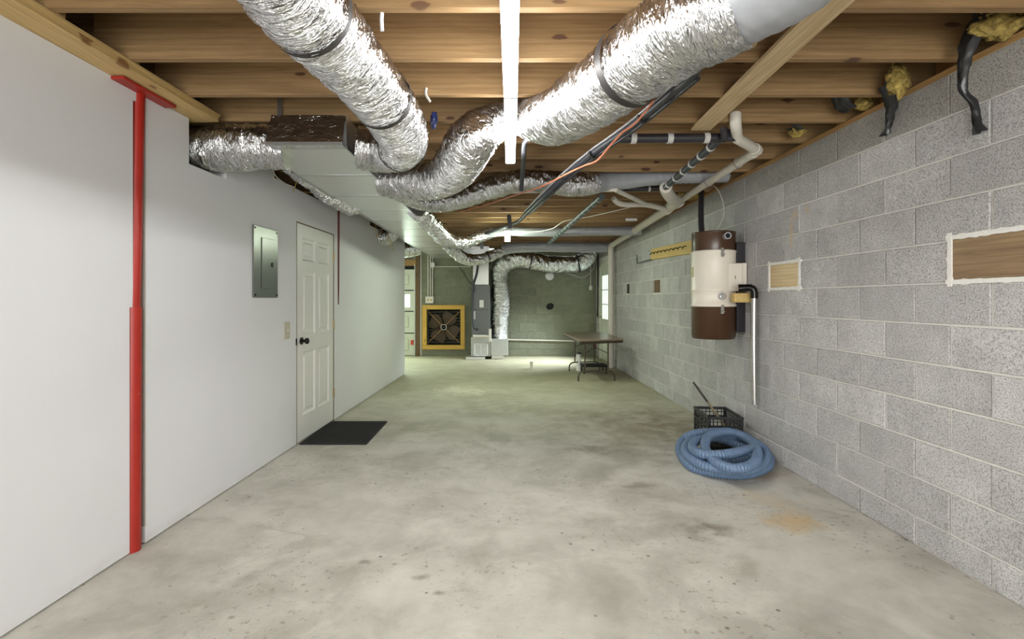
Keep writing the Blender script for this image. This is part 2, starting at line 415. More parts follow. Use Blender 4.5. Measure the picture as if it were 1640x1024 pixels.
# ---------------------------------------------------------------- the shell
XR = 2.18; YB = 11.4; ZT = 2.386; ZJ = 2.42
COURSES = [0, .151, .354, .557, .760, .963, 1.166, 1.370, 1.573, 1.776, 1.980, 2.183, 2.386]
fl = MB().box(-4.6, -3.0, -.12, 2.5, 11.7, 0).build('floor', M['floor'], None, (0, 0, 0)); tag(fl, kind='structure')
cl = MB().box(-4.6, -3.0, ZJ+.235, 2.5, 11.7, ZJ+.26).build('ceiling', M['subfloor'], None, (0, 0, ZJ+.235)); tag(cl, kind='structure')
for n in range(-11, 23):
    Y = 1.93+.412*n
    MB().box(-1.91, Y, ZJ, 2.40, Y+.040, ZJ+.235, .002).build('joist', M['joist'], cl)
    MB().box(-4.5, Y+.041, ZJ, -1.75, Y+.081, ZJ+.235, .002).build('joist', M['joist'], cl)
MB().box(2.40, -3, ZJ, 2.44, 11.6, ZJ+.235).build('rim_joist', M['plate'], cl)

def cells(ub, vb, holes):
    """rectangles of the grid ub x vb outside the holes"""
    us = sorted(set(ub+[h[0] for h in holes]+[h[1] for h in holes])); vs = sorted(set(vb+[h[2] for h in holes]+[h[3] for h in holes]))
    for a, b in zip(us, us[1:]):
        for c, d in zip(vs, vs[1:]):
            m = ((a+b)/2, (c+d)/2)
            if a < ub[0]-1e-6 or b > ub[-1]+1e-6 or c < vb[0]-1e-6 or d > vb[-1]+1e-6: continue
            if any(h[0] < m[0] < h[1] and h[2] < m[1] < h[3] for h in holes): continue
            yield a, b, c, d
BM = {}
def block_mesh(w, h, mat, flip):
    k = (round(w, 3), round(h, 3), mat, flip)
    if k not in BM:
        g = .0055; dp = .05; bv = .0035
        pr = [(-w/2+g, -h/2+g), (w/2-g, -h/2+g), (w/2-g, h/2-g), (-w/2+g, h/2-g)]
        ins_ = [(x*(1-2*bv/w), y*(1-2*bv/h)) for x, y in pr]
        vs = [(x, dp, y) for x, y in pr]+[(x, bv, y) for x, y in pr]+[(x, 0, y) for x, y in ins_]
        fs = [(i, (i+1) % 4, 4+(i+1) % 4, 4+i) for i in range(4)]+[(4+i, 4+(i+1) % 4, 8+(i+1) % 4, 8+i) for i in range(4)]+[(8, 9, 10, 11)]
        if flip: vs = [(y, x, z) for x, y, z in vs]; fs = [tuple(reversed(f)) for f in fs]
        me = bpy.data.meshes.new('concrete_block'); me.from_pydata(vs, [], fs); me.materials.append(M[mat]); BM[k] = me
    return BM[k]
def lay(parent, place, u0, u1, phase, holes, mats, flip, part_test):
    rest = MB()
    for ci in range(12):
        z0, z1 = COURSES[ci], COURSES[ci+1]
        ph = phase[ci % 2]; k = math.floor((u0-ph)/.406); a = ph+k*.406
        while a < u1-.01:
            s0, s1 = max(a, u0), min(a+.406, u1); a += .406
            segs = [(s0, s1)]
            for h in holes:
                if z0+.02 < h[3] and z1-.02 > h[2]:
                    ns = []
                    for p, q in segs:
                        if q <= h[0] or p >= h[1]: ns.append((p, q)); continue
                        if h[0]-p > .03: ns.append((p, h[0]))
                        if q-h[1] > .03: ns.append((h[1], q))
                    segs = ns
            for p, q in segs:
                if q-p < .03: continue
                mt = mats(ci); me = block_mesh(q-p, z1-z0, mt, flip); j = random.uniform(-.0025, .0025)
                loc = place((p+q)/2, (z0+z1)/2, j)
                if part_test((p+q)/2):
                    o = bpy.data.objects.new('concrete_block', me); link(o, parent, loc)
                else:
                    rest.add([Vector(v.co)+Vector(loc) for v in me.vertices], [tuple(f.vertices) for f in me.polygons])
    if rest.v: tag(rest.build('concrete_block_courses', M['block'], parent), kind='stuff')

# right wall
OPN = [(6.83, 7.16, 1.385, 1.565), (8.45, 8.72, 1.395, 1.56)]
PAT = [(1.96, 2.42, 1.37, 1.575), (3.638, 4.044, 1.37, 1.573)]
DOOR2 = (10.05, 10.95, 0, 2.02)
wr = MB()
for a, b, c, d in cells([-3.0, YB+.2], [0, ZT], OPN+[DOOR2]): wr.box(XR+.005, a, c, XR+.205, b, d)
wr = wr.build('wall_right', M['mortar'], None, (XR, 4, 0)); tag(wr, kind='structure')
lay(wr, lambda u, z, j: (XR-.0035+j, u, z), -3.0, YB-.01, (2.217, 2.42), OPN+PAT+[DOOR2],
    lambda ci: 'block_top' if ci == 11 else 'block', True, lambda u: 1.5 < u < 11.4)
MB().box(XR+.0, -3, ZT, XR+.20, 11.5, ZJ-.002, .003).build('sill_plate', M['plate'], wr)
# openings: brown and dark backs, recess shade painted into their colour
MB().box(XR+.022, 6.832, 1.387, XR+.19, 7.158, 1.563).build('opening_back', M['dark_wood'], wr)
MB().box(XR+.022, 8.452, 1.397, XR+.19, 8.718, 1.558).build('opening_back', M['fan_dark'], wr)
def infill(y0, y1, z0, z1, mat, lab):
    o = MB().box(XR-.002, y0+.012, z0+.012, XR+.03, y1-.012, z1-.012, .002).build('wood_infill', mat, wr); tag(o, lab)
    m = MB(); w = .016
    def rough_strip(a, b, horizontal):
        n = 26; vs = []; fs = []
        for i in range(n+1):
            t_ = i/n; q = 6*t_+a[0]*9+a[1]*5
            e1 = w*(.6+.7*abs(noise.noise(Vector((q*3, 1, 0))))); e2 = w*(.6+.7*abs(noise.noise(Vector((q*3, 7, 0)))))
            y = a[0]+(b[0]-a[0])*t_; z = a[1]+(b[1]-a[1])*t_; x = XR-.0065-(0 if horizontal else .0015)
            pa, pb = ((y, z-e1), (y, z+e2)) if horizontal else ((y-e1, z), (y+e2, z))
            vs += [(x, *pa), (x, *pb), (x+.02, *pa), (x+.02, *pb)]
        for i in range(n):
            k = 4*i; fs += [(k, k+4, k+5, k+1), (k, k+2, k+6, k+4), (k+1, k+5, k+7, k+3)]
        fs += [(0, 1, 3, 2), (4*n, 4*n+2, 4*n+3, 4*n+1)]
        m.add(vs, fs)
    rough_strip((y0-.022, z0), (y1+.022, z0), True); rough_strip((y0-.022, z1), (y1+.022, z1), True)
    rough_strip((y0, z0-.022), (y0, z1+.022), False); rough_strip((y1, z0-.022), (y1, z1+.022), False)
    tag(m.build('mortar_border', M['white_mortar'], o), 'white smeared mortar border')
infill(1.96, 2.42, 1.375, 1.59, M['brown_board'], 'dark brown board filling a block opening')
infill(3.64, 4.05, 1.375, 1.575, M['plywood'], 'pale plywood square filling a block opening')

# back wall
FAN = (-1.68, -.90, .24, 1.085)
wb = MB(); GD = (-4.3, -1.93, 0, 2.06)
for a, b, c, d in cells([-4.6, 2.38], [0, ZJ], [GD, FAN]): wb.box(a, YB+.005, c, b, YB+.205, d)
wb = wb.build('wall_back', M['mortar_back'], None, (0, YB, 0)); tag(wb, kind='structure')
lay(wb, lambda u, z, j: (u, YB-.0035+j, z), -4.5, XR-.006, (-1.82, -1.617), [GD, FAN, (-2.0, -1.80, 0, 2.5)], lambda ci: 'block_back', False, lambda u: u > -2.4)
MB().box(-4.5, YB, ZT+.001, 2.17, YB+.15, ZJ-.002).build('sill_plate', M['plate'], wb)
MB().box(-1.93, YB-.06, 0, -1.845, YB+.05, 2.30, .004).build('jamb', M['dark_wood'], wb)
MB().box(-1.845, YB-.02, 0, -1.80, YB+.02, 2.30, .004).build('pilaster', M['mortar'], wb)

# left wall: a run of drywall that leans in slightly towards the rear
WL = lambda Y: -1.90+(Y-1.9)*.0366
def lw(mb, y0, y1, z0, z1, x0, x1, bev=0.0, mi=0):
    """box against the left wall; x0,x1 = offsets from its face"""
    th = math.atan(.0366)
    Mx = Matrix.Translation((WL(0), 0, 0)) @ Matrix.Rotation(-th, 4, 'Z')
    k = 1/math.cos(th)
    return mb.box(x0, y0*k, z0, x1, y1*k, z1, bev, Mx, mi)
DOOR1 = (4.42, 5.32, 0, 1.985)
GAP = (2.526, 2.632, 0, 1.25); GAP2 = (2.548, 2.632, 1.25, 2.31)
wlm = MB()
for a, b, c, d in cells([-3.0, 8.6], [0, 2.372], [DOOR1, GAP, GAP2, (-3.0, 8.6, 0, .008), (2.98, 3.36, 2.10, 2.5), (4.02, 5.3, 2.27, 2.5), (3.36, 8.7, 2.335, 2.5), (6.6, 7.4, 2.27, 2.5)]):
    lw(wlm, a, b, c, d, -.12, 0)
wll = wlm.build('wall_left', M['drywall'], None, (-1.9, 3, 0)); tag(wll, kind='structure')
lw(MB(), 2.45, 2.72, 0, 2.37, -.20, -.13).build('gap_backing', M['void'], wll)
lw(MB(), -3.0, 3.06, 2.374, ZJ-.001, -.25, .135, .004).build('beam', M['beam'], wll)
lw(MB(), -3.0, 3.06, 2.405, 2.4195, .135, .142, .001).build('beam_lip', M['beam'], wll)
wp = MB().box(-4.6, 8.48, 0, -1.79, 8.60, ZJ-.002).build('wall_partition', M['drywall']); tag(wp, kind='structure')
w2 = MB().box(-4.72, -3, 0, -4.6, 11.6, ZJ).build('wall_side', M['drywall']); tag(w2, kind='structure')
w3 = MB()   # the wall behind the viewpoint, with a doorway made up to hold the added fill light
for a, b, c, d in cells([-4.6, 2.4], [0, ZJ], [(-1.9, 2.1, 0, 2.25)]): w3.box(a, -3.12, c, b, -3.0, d)
w3 = w3.build('wall_front', M['drywall']); tag(w3, kind='structure')

# ---------------------------------------------------------------- door in the left wall
k_ = MB()
def pan_door(mb, W, H, panels, T=.035, rec=.012):
    """slab in local x(0..W), z(0..H), front at y=0, with recessed raised panels"""
    us = [0, W]; holes = [(a, b, c, d) for a, b, c, d in panels]
    for a, b, c, d in cells([0, W], [0, H], holes): mb.box(a, 0, c, b, T, d)
    for a, b, c, d in panels:
        m = .016; n = .040
        vs = [(a, 0, c), (b, 0, c), (b, 0, d), (a, 0, d), (a+m, rec, c+m), (b-m, rec, c+m), (b-m, rec, d-m), (a+m, rec, d-m),
              (a+n, rec, c+n), (b-n, rec, c+n), (b-n, rec, d-n), (a+n, rec, d-n), (a+n+.012, rec*.3, c+n+.012), (b-n-.012, rec*.3, c+n+.012), (b-n-.012, rec*.3, d-n-.012), (a+n+.012, rec*.3, d-n-.012)]
        fs = [(j*4+i, j*4+(i+1) % 4, j*4+4+(i+1) % 4, j*4+4+i) for j in range(3) for i in range(4)]+[(12, 13, 14, 15)]
        mb.add(vs, fs)
def place_left(mb, y0, off):
    th = math.atan(.0366); d = Vector((math.sin(th), math.cos(th), 0)); nrm = Vector((math.cos(th), -math.sin(th), 0))
    o = Vector((WL(y0), y0, 0)) + nrm*off
    mb.v = [tuple(o + d*v[0] - nrm*v[1] + Vector((0, 0, v[2]))) for v in mb.v]; return mb
W_, H_ = .865, 1.962
cols_ = [(.115, .395), (.47, .75)]; rows_ = [(.22, .80), (.955, 1.54), (1.635, 1.845)]
d1 = MB(); pan_door(d1, W_, H_, [(a, b, c, d) for a, b in cols_ for c, d in rows_]); d1.v = [(v[0], v[1], v[2]+.012) for v in d1.v]
d1 = place_left(d1, 4.438, -.004).build('door_1', M['white_paint']); tag(d1, kind='structure')
fr = MB(); lw(fr, 4.42, 4.434, 0, 1.985, -.11, -.001); lw(fr, 5.306, 5.32, 0, 1.985, -.11, -.001); lw(fr, 4.42, 5.32, 1.975, 1.985, -.11, -.001)
tag(fr.build('door_frame', M['dark_wood'], d1))
dk = MB(); lw(dk, 4.38, 5.36, 0, 2.0, -.16, -.125); dk.build('dark_backing', M['void'], d1)
kn = MB(); nz = Vector((1, -.0366, 0)).normalized(); kc = Vector((WL(4.52), 4.52, .915))
kn.cyl(kc+nz*-.002, kc+nz*.008, .033, 24); kn.cyl(kc+nz*.008, kc+nz*.035, .011, 16)
Mr = Vector((0, 0, 1)).rotation_difference(nz).to_matrix()
kn.lathe(kc+nz*.03, [(.006, 0), (.020, .004), (.028, .014), (.029, .024), (.024, .034), (.012, .040), (.001, .041)], 24, Mr)
tag(kn.build('door_knob', M['black_metal'], d1), 'round black door knob')
for z in (.30, 1.02, 1.74):
    h = MB(); lw(h, 5.292, 5.318, z-.045, z+.045, -.004, .004); h.cyl((WL(5.305)+.006, 5.305, z-.048), (WL(5.305)+.006, 5.305, z+.048), .006, 10); h.build('hinge', M['brass'], d1)
lt = MB(); lw(lt, 4.405, 4.43, .885, .945, -.01, .002); lt.build('strike_plate', M['black_metal'], d1)
# switch plate, electric panel
sw = thing('light_switch', (WL(4.2), 4.2, .97), 'almond light switch plate beside the white door', 'switch')
s_ = MB(); lw(s_, 4.185, 4.285, .955, 1.10, 0, .006, .003); s_.build('cover_plate', M['almond'], sw)
s_ = MB(); lw(s_, 4.23, 4.24, 1.015, 1.04, .006, .018, .002); s_.build('toggle', M['almond'], sw)
ep = thing('breaker_panel', (WL(3.85), 3.85, 1.30), 'grey steel breaker panel on the white left wall', 'electric panel')
s_ = MB(); lw(s_, 3.685, 4.055, 1.305, 1.845, 0, .012, .003); s_.build('cover', M['panel_grey'], ep)
s_ = MB(); lw(s_, 3.795, 3.985, 1.375, 1.765, .012, .018, .003); s_.build('panel_door', M['panel_grey'], ep)
s_ = MB(); lw(s_, 3.935, 3.965, 1.545, 1.58, .018, .023, .002); s_.build('latch', M['black_metal'], ep)
for y, z in ((3.705, 1.325), (4.035, 1.325), (3.705, 1.825), (4.035, 1.825)):
    s_ = MB(); s_.cyl((WL(y)+.012, y, z), (WL(y)+.017, y, z), .007, 10); s_.build('screw', M['black_metal'], ep)

# red posts
rp = thing('steel_post', (WL(2.58)-.03, 2.575, 0), 'tall bright red steel post in the gap of the left wall', 'post')
m = MB(); xx = WL(2.575)-.020
tube(m, [(xx, 2.566, 0), (xx, 2.568, .6), (xx, 2.572, 1.25)], .040, .1, 24); m.build('lower_sleeve', M['red'], rp)
m = MB(); tube(m, [(xx, 2.572, 1.25), (xx, 2.59, 1.8), (xx+.004, 2.60, 2.355)], .034, .1, 24); m.build('shaft', M['red'], rp)
m = MB(); lw(m, 2.41, 2.78, 2.355, 2.370, -.05, .065, .002); m.build('top_plate', M['red'], rp)
m = MB(); lw(m, 2.618, 2.628, .1, 2.3, -.03, .004)
m.build('drywall_edge', M['pvc_print'], rp)
p2 = MB(); x2 = WL(5.44)
tube(p2, [(x2-.002, 5.44, 1.235, .010), (x2-.006, 5.44, 1.5, .018), (x2-.008, 5.44, 2.30, .024)], 1.0, .1, 16)
tag(p2.build('embedded_post', M['dark_red']), 'thin dark red post tapering into the drywall right of the door', 'post')

# door mat: open rubber lattice
mt = MB(); x0, x1, y0, y1 = -1.785, -1.20, 4.44, 5.25
n1, n2 = 26, 38
for i in range(n1+1):
    x = x0+(x1-x0)*i/n1; w = .016 if i in (0, n1) else .0065; mt.box(x-w/2, y0, 0, x+w/2, y1, .009)
for j in range(n2+1):
    y = y0+(y1-y0)*j/n2; w = .016 if j in (0, n2) else .0065; mt.box(x0, y-w/2, 0, x1, y+w/2, .010)
tag(mt.build('door_mat', M['rubber']), 'black rubber lattice door mat on the floor by the white door', 'mat')

# ---------------------------------------------------------------- ceiling battens
def batten(y0, y1, xa, xb, zb, lens, label, w=.062):
    a = Vector((xa, y0, zb)); b = Vector((xb, y1, zb))
    t = thing('batten_light', ((xa+xb)/2, (y0+y1)/2, zb), label, 'light')
    d = (b-a).normalized()
    MB().obox(a+Vector((0, 0, .016)), b+Vector((0, 0, .016)), w, .028, bev=.008).build('diffuser', lens, t)
    MB().obox(a+Vector((0, 0, .038)), b+Vector((0, 0, .038)), w*.8, .016, bev=.003).build('housing', M['white_metal'], t)
    for p, s in ((a, -1), (b, 1)):
        MB().obox(p+Vector((0, 0, .018)), p+d*s*.008+Vector((0, 0, .018)), w+.004, .036, bev=.003).build('end_cap', M['white_metal'], t)
    for q in (.18, .82):
        p = a.lerp(b, q); c = MB(); tube(c, [p+Vector((0, 0, .045)), p+Vector((.004, 0, .12)), Vector((p.x, p.y, ZJ+.02))], .0018, .05, 6); c.build('hanger', M['tube_steel'], t)
    return t
batten(1.22, 2.345, .020, .046, EYE+.95, M['lens'], 'near white LED batten hanging overhead in the middle')
batten(2.37, 3.486, .047, .067, EYE+.95, M['lens'], 'second white LED batten end to end behind the near one')
batten(6.35, 7.50, .09, .10, EYE+.87, M['lens_far'], 'small distant white batten under the far joists', .075)
batten(-2.2, -1.0, 0, 0, EYE+.95, M['lens'], 'unseen white LED batten added as fill behind the viewpoint')  # unseen fixture, added to brighten the room from behind
batten(9.3, 10.4, -3.2, -3.2, EYE+.905, M['lens_far'], 'white batten in the garage bay left of the rear')

# ---------------------------------------------------------------- ducts
def duct(label, pts, cut=None, straps=(), name='flexible_duct', amp=1.0, n=44, ds=.013, grey=None, coarse=False):
    fq = .6 if coarse else 1.0
    root = thing(name, base([p[:3] for p in pts]), label, 'duct')
    seed = random.uniform(0, 50)
    def disp(a, s, r):
        ca, sa = math.cos(a), math.sin(a)
        k = noise.noise(Vector((ca*1.1+seed, sa*1.1, s*16*fq+ca*1.6)))
        k2 = noise.noise(Vector((ca*1.9+seed, sa*1.9+5, s*36*fq-sa*1.4)))
        k3 = noise.noise(Vector((ca*.8+seed, sa*.8+9, s*3)))
        return amp*(-.011*abs(k)*2-.007*abs(k2)*2+.012*k3+.006)
    def calm(a, s, r):
        ca, sa = math.cos(a), math.sin(a)
        return .004*math.sin(s*2*PI/.06+ca)*.6+.008*noise.noise(Vector((ca*1.2+seed, sa*1.2, s*4)))
    m = MB(); path = tube(m, pts, 1.0, ds, n, disp, uvs=True); m.build('foil_jacket', M['foil_coarse' if coarse else 'foil'], root)
    for sx_, sy_, w in straps:
        i = min(range(2, len(path)-2), key=lambda q: (802+path[q][0]*F/path[q][1]-sx_)**2+(480-(path[q][2]-EYE)*F/path[q][1]-sy_)**2); k = max(1, int(w/ds/2)); seg = path[max(0, i-k):i+k+1]
        b = MB(); tube(b, [(*p[:3], p[3]+.009) for p in seg], 1.0, .01, n, cap=False, straight=True)
        o = b.build('strap', M['strap'], root)
    if grey:
        m = MB(); tube(m, grey, 1.0, .02, 40, calm); tag(m.build('grey_jacket', M['grey_wrap'], root), 'dull grey plastic jacket')
    return root
r = .135
ptsA = [(-.93, 3.25, 2.275, r), (-.78, 3.27, 2.26, r), (-.63, 3.14, 2.235, r), (-.565, 2.85, 2.225, r*1.03), (-.555, 2.5, 2.235, r*1.02), (-.585, 2.2, 2.25, r), (-.62, 1.95, 2.26, r*1.05), (-.66, 1.62, 2.265, r*1.05), (-.70, 1.25, 2.28, r), (-.74, .7, 2.28, r)]
ptsA = [(x*.985, y*.985, EYE+(z-EYE)*.985, q*1.01) for x, y, z, q in ptsA]
duct('big crinkled foil duct rising to the upper left above the light', ptsA, straps=((655, 245, .008), (608, 158, .012), (492, 18, .034)))
duct('thick foil duct swooping from the trunk up to the right corner', [(-.93, 3.98, 2.24, .13), (-.76, 3.92, 2.21, .14), (-.48, 3.72, 2.18, .14), (-.30, 3.36, 2.19, .15), (-.17, 2.99, 2.24, .15), (-.06, 2.98, 2.33, .12), (.06, 2.97, 2.392, .097), (.17, 2.90, 2.34, .11), (.27, 2.70, 2.265, .14), (.34, 2.50, 2.235, .15), (.44, 2.25, 2.225, .155), (.53, 1.98, 2.225, .155), (.625, 1.76, 2.235, .155), (.72, 1.66, 2.24, .15), (.78, 1.60, 2.245, .138)],
     straps=((1010, 100, .026),), grey=[(.73, 1.66, 2.243, .13), (.79, 1.58, 2.25, .135), (.85, 1.43, 2.25, .138), (.95, 1.1, 2.27, .14), (1.0, .7, 2.28, .14)])
duct('mid foil duct crossing right behind the battens with a grey end', [(-.93, 4.55, 2.27, .08), (-.80, 4.85, 2.26, .098), (-.62, 4.94, 2.25, .10), (-.28, 4.72, 2.28, .10), (.02, 4.40, 2.305, .096), (.2, 4.27, 2.31, .088), (.43, 4.30, 2.30, .10), (.70, 4.38, 2.30, .10), (.84, 4.45, 2.32, .09)],
     grey=[(.80, 4.43, 2.315, .092), (.95, 4.55, 2.36, .082), (1.2, 4.62, 2.395, .074), (1.6, 4.63, 2.43, .07), (2.1, 4.63, 2.45, .068)])
duct('foil duct sagging off the trunk towards the small far batten', [(-.90, 5.3, 2.24, .09), (-.84, 5.95, 2.19, .10), (-.77, 6.7, 2.13, .10), (-.66, 7.1, 2.11, .095), (-.5, 7.3, 2.13, .09), (-.33, 7.45, 2.22, .08), (-.15, 7.6, 2.30, .075)],
     grey=[(-.18, 7.58, 2.30, .072), (.1, 7.52, 2.32, .068), (.6, 7.5, 2.30, .068), (1.3, 7.5, 2.31, .066), (2.1, 7.5, 2.32, .066)], n=32, coarse=True, amp=1.8)
duct('foil duct looping low off the far end of the trunk', [(-.92, 8.6, 2.23, .10), (-.80, 9.1, 2.13, .105), (-.62, 9.35, 2.045, .105), (-.40, 9.38, 2.04, .10), (-.15, 9.4, 2.13, .10), (.06, 9.45, 2.24, .095)],
     grey=[(.03, 9.45, 2.235, .10), (.3, 9.5, 2.28, .10), (.9, 9.55, 2.295, .095), (1.5, 9.6, 2.29, .095), (2.1, 9.62, 2.30, .09)], straps=((781, 408, .04),), n=32, coarse=True, amp=1.8)
duct('tall foil duct climbing from the return box and bending right', [(-.03, 10.98, .44, .186), (-.02, 10.98, .8, .19), (-.005, 10.98, 1.2, .192), (-.01, 10.98, 1.6, .186), (-.02, 10.95, 1.85, .18), (.10, 10.85, 2.06, .18), (.38, 10.8, 2.16, .186), (.7, 10.8, 2.12, .186), (1.05, 10.8, 2.055, .186), (1.4, 10.8, 2.05, .186), (1.7, 10.8, 2.08, .186), (1.9, 10.78, 2.22, .16), (1.98, 10.75, 2.33, .12)],
     straps=((925, 422, .02), (850, 418, .02)), n=36, coarse=True, amp=1.8)
duct('short foil duct running left from the trunk front into the wall', [(-1.36, 3.20, 2.25, .128), (-1.50, 3.19, 2.262, .142), (-1.66, 3.19, 2.262, .146), (-1.80, 3.19, 2.258, .142), (-1.92, 3.19, 2.25, .136), (-2.4, 3.22, 2.25, .12)], amp=1.1)
duct('slim foil duct hugging the left side of the trunk', [(-1.62, 3.75, 2.33, .07), (-1.60, 4.2, 2.29, .075), (-1.575, 4.7, 2.25, .08), (-1.55, 5.1, 2.235, .085), (-1.50, 5.3, 2.27, .08)], n=32, coarse=True, amp=1.8)
duct('small foil stub on the left of the trunk at mid length', [(-1.50, 7.1, 2.27, .10), (-1.62, 7.1, 2.19, .11), (-1.74, 7.1, 2.17, .105), (-2.0, 7.1, 2.2, .10)], n=32, coarse=True, amp=1.8)
duct('foil duct leaving the trunk left beyond the wall end', [(-1.48, 9.2, 2.24, .13), (-1.75, 9.15, 2.21, .15), (-2.1, 9.1, 2.22, .15), (-2.8, 9.1, 2.25, .14)], n=32, coarse=True, amp=1.8)

tr = thing('trunk_duct', (-1.22, 7, 2.21), 'long flat foil covered trunk duct running to the rear', 'duct')
zb, zt = 2.214, ZJ-.004
m = MB(); m.prism([(-1.40, 3.055), (-.945, 3.055), (-.945, 10.55), (-.25, 10.55), (-.25, 11.35), (-1.5, 11.35), (-1.5, 3.6)], zb, zt)
me_o = m.build('duct_board', M['board_foil'], tr)
y = 3.7
while y < 10.5:
    MB().box(-1.5 if y > 3.6 else -1.45, y, zb-.0018, -.946, y+.035, zb+.002).build('foil_tape', M['foil_tape'], tr); y += random.uniform(.55, .75)
m = MB(); nf = 14; m.add([(-1.40+.455*i/nf, 3.048-.075*(1-j/6)+.012*noise.noise(Vector((i*.6, j*.8, 3))), zb+(zt-zb)*j/6) for j in range(7) for i in range(nf+1)], [(j*(nf+1)+i, j*(nf+1)+i+1, (j+1)*(nf+1)+i+1, (j+1)*(nf+1)+i) for j in range(6) for i in range(nf)], True)
m.add([(-1.40, 2.973, zb), (-.945, 2.973, zb), (-.945, 3.06, zb), (-1.40, 3.06, zb)], [(0, 1, 2, 3)]); m.build('front_foil', foil('front_panel_foil', 'front'), tr)
MB().box(-1.402, 3.049, zt-.035, -.943, 3.056, zt).build('front_tape', M['foil_tape'], tr)
MB().box(-1.402, 2.968, zb-.004, -.943, 2.985, zb+.014).build('front_tape', M['foil_tape'], tr)
MB().box(-1.53, 3.65, zb-.004, -1.495, 10.5, zb+.012, .002).build('edge_tape', M['foil_tape'], tr)
MB().box(-.950, 3.06, zb-.004, -.938, 10.5, zb+.02, .002).build('edge_tape', M['foil_tape'], tr)
hs = MB().obox((-1.39, 3.14, zt), (-1.39, 3.14, ZJ+.15), .03, .004, up=(0, 1, 0)); tag(hs.build('hanger_strap', M['tube_steel'], tr))

# ---------------------------------------------------------------- air handler and return
ah = thing('air_handler', (-.43, 11.05, 0), 'dark grey upright air handler cabinet against the back wall', 'air handler')
fy = 10.8
MB().box(-.635, fy, .48, -.232, 11.36, 1.61, .006).build('cabinet', M['cabinet'], ah)
MB().box(-.628, fy-.006, 1.075, -.238, fy+.01, 1.60, .004).build('upper_door', M['cabinet'], ah)
MB().box(-.628, fy-.006, .50, -.238, fy+.01, 1.065, .004).build('lower_door', M['cabinet'], ah)
MB().box(-.60, fy+.02, 1.61, -.26, 11.36, 2.213, .004).build('plenum', M['galv'], ah)
MB().box(-.46, fy-.010, 1.12, -.37, fy-.004, 1.28).build('sticker', M['sticker'], ah)
MB().box(-.60, fy-.010, .86, -.55, fy-.004, 1.04).build('sticker', M['sticker'], ah)
MB().box(-.62, fy-.010, 1.07, -.59, fy-.004, 1.18).build('sticker', M['sticker'], ah)
MB().box(-.59, fy-.02, 1.46, -.54, fy-.004, 1.56, .004).build('control_box', M['black_pipe'], ah)
MB().box(-.645, fy-.01, .06, -.215, 11.36, .478, .006).build('filter_base', M['sheet_grey'], ah)
c = MB(); c.cyl((-.60, fy-.04, .50), (-.26, fy-.04, .50), .030, 16); c.build('condensate_trap', M['pvc'], ah)
gr = MB()
gr.box(-.58, fy-.03, .07, -.555, fy-.01, .34, .003).box(-.30, fy-.03, .07, -.275, fy-.01, .34, .003).box(-.58, fy-.03, .07, -.275, fy-.01, .09, .003).box(-.58, fy-.03, .32, -.275, fy-.01, .34, .003).box(-.435, fy-.03, .08, -.42, fy-.01, .33)
g_ = gr.build('return_grille', M['white_metal'], ah)
for i in range(12):
    z = .098+i*.0185; MB().box(-.555, fy-.026, z, -.30, fy-.012, z+.009).build('slat', M['white_metal'], g_)
MB().box(-.75, 10.72, 0, -.34, 11.2, .055, .006).build('pad', M['galv'], ah)
ln = MB(); tube(ln, [P(766, 420, 10.78), P(763, 440, 10.78), P(758, 457, 10.76), P(757, 480, 10.76), P(757, 510, 10.76), P(760, 526, 10.76), P(766, 528, 10.76)], .026, .04, 12); ln.build('insulated_line', M['black_foam'], ah)
rb = thing('return_box', (-.04, 11.0, 0), 'pale sheet metal return box below the tall foil duct', 'duct box')
MB().box(-.212, 10.76, .085, .16, 11.3, .44, .006).build('box_body', M['sheet_grey'], rb)
MB().box(-.20, 10.82, 0, .06, 10.9, .085, .004).build('foot', M['galv'], rb)
MB().box(-.20, 11.15, 0, .06, 11.22, .085, .004).build('foot', M['galv'], rb)
MB().box(-.26, 10.73, .38, -.20, 10.76, .66, .004).build('corner_flange', M['pvc'], rb)

# ---------------------------------------------------------------- wooden framed fan
fn = thing('exhaust_fan', (-1.29, YB, .15), 'square exhaust fan in a yellow pine frame on the back wall', 'fan')
fx0, fx1, fz0, fz1 = -1.78, -.815, .155, 1.165; yf = YB-.075
MB().box(fx0, yf, fz1-.10, fx1, YB-.006, fz1, .004).build('frame_board', M['fan_wood'], fn)
MB().box(fx0, yf, fz0, fx1, YB-.006, fz0+.10, .004).build('frame_board', M['fan_wood'], fn)
MB().box(fx0, yf-.004, fz0+.10, fx0+.10, YB-.006, fz1-.10, .004).build('frame_board', M['fan_wood_v'], fn)
MB().box(fx1-.10, yf-.004, fz0+.10, fx1, YB-.006, fz1-.10, .004).build('frame_board', M['fan_wood_v'], fn)
fc = Vector((-1.30, YB+.02, .66))
MB().box(-1.70, YB+.19, .22, -.88, YB+.2, 1.10).build('backing', M['void'], fn)
for i in range(11):
    z = .30+i*.07; MB().obox((-1.67, YB+.15, z), (-.91, YB+.15, z), .055, .004, up=(0, .5, 1)).build('louvre', M['louvre'], fn)
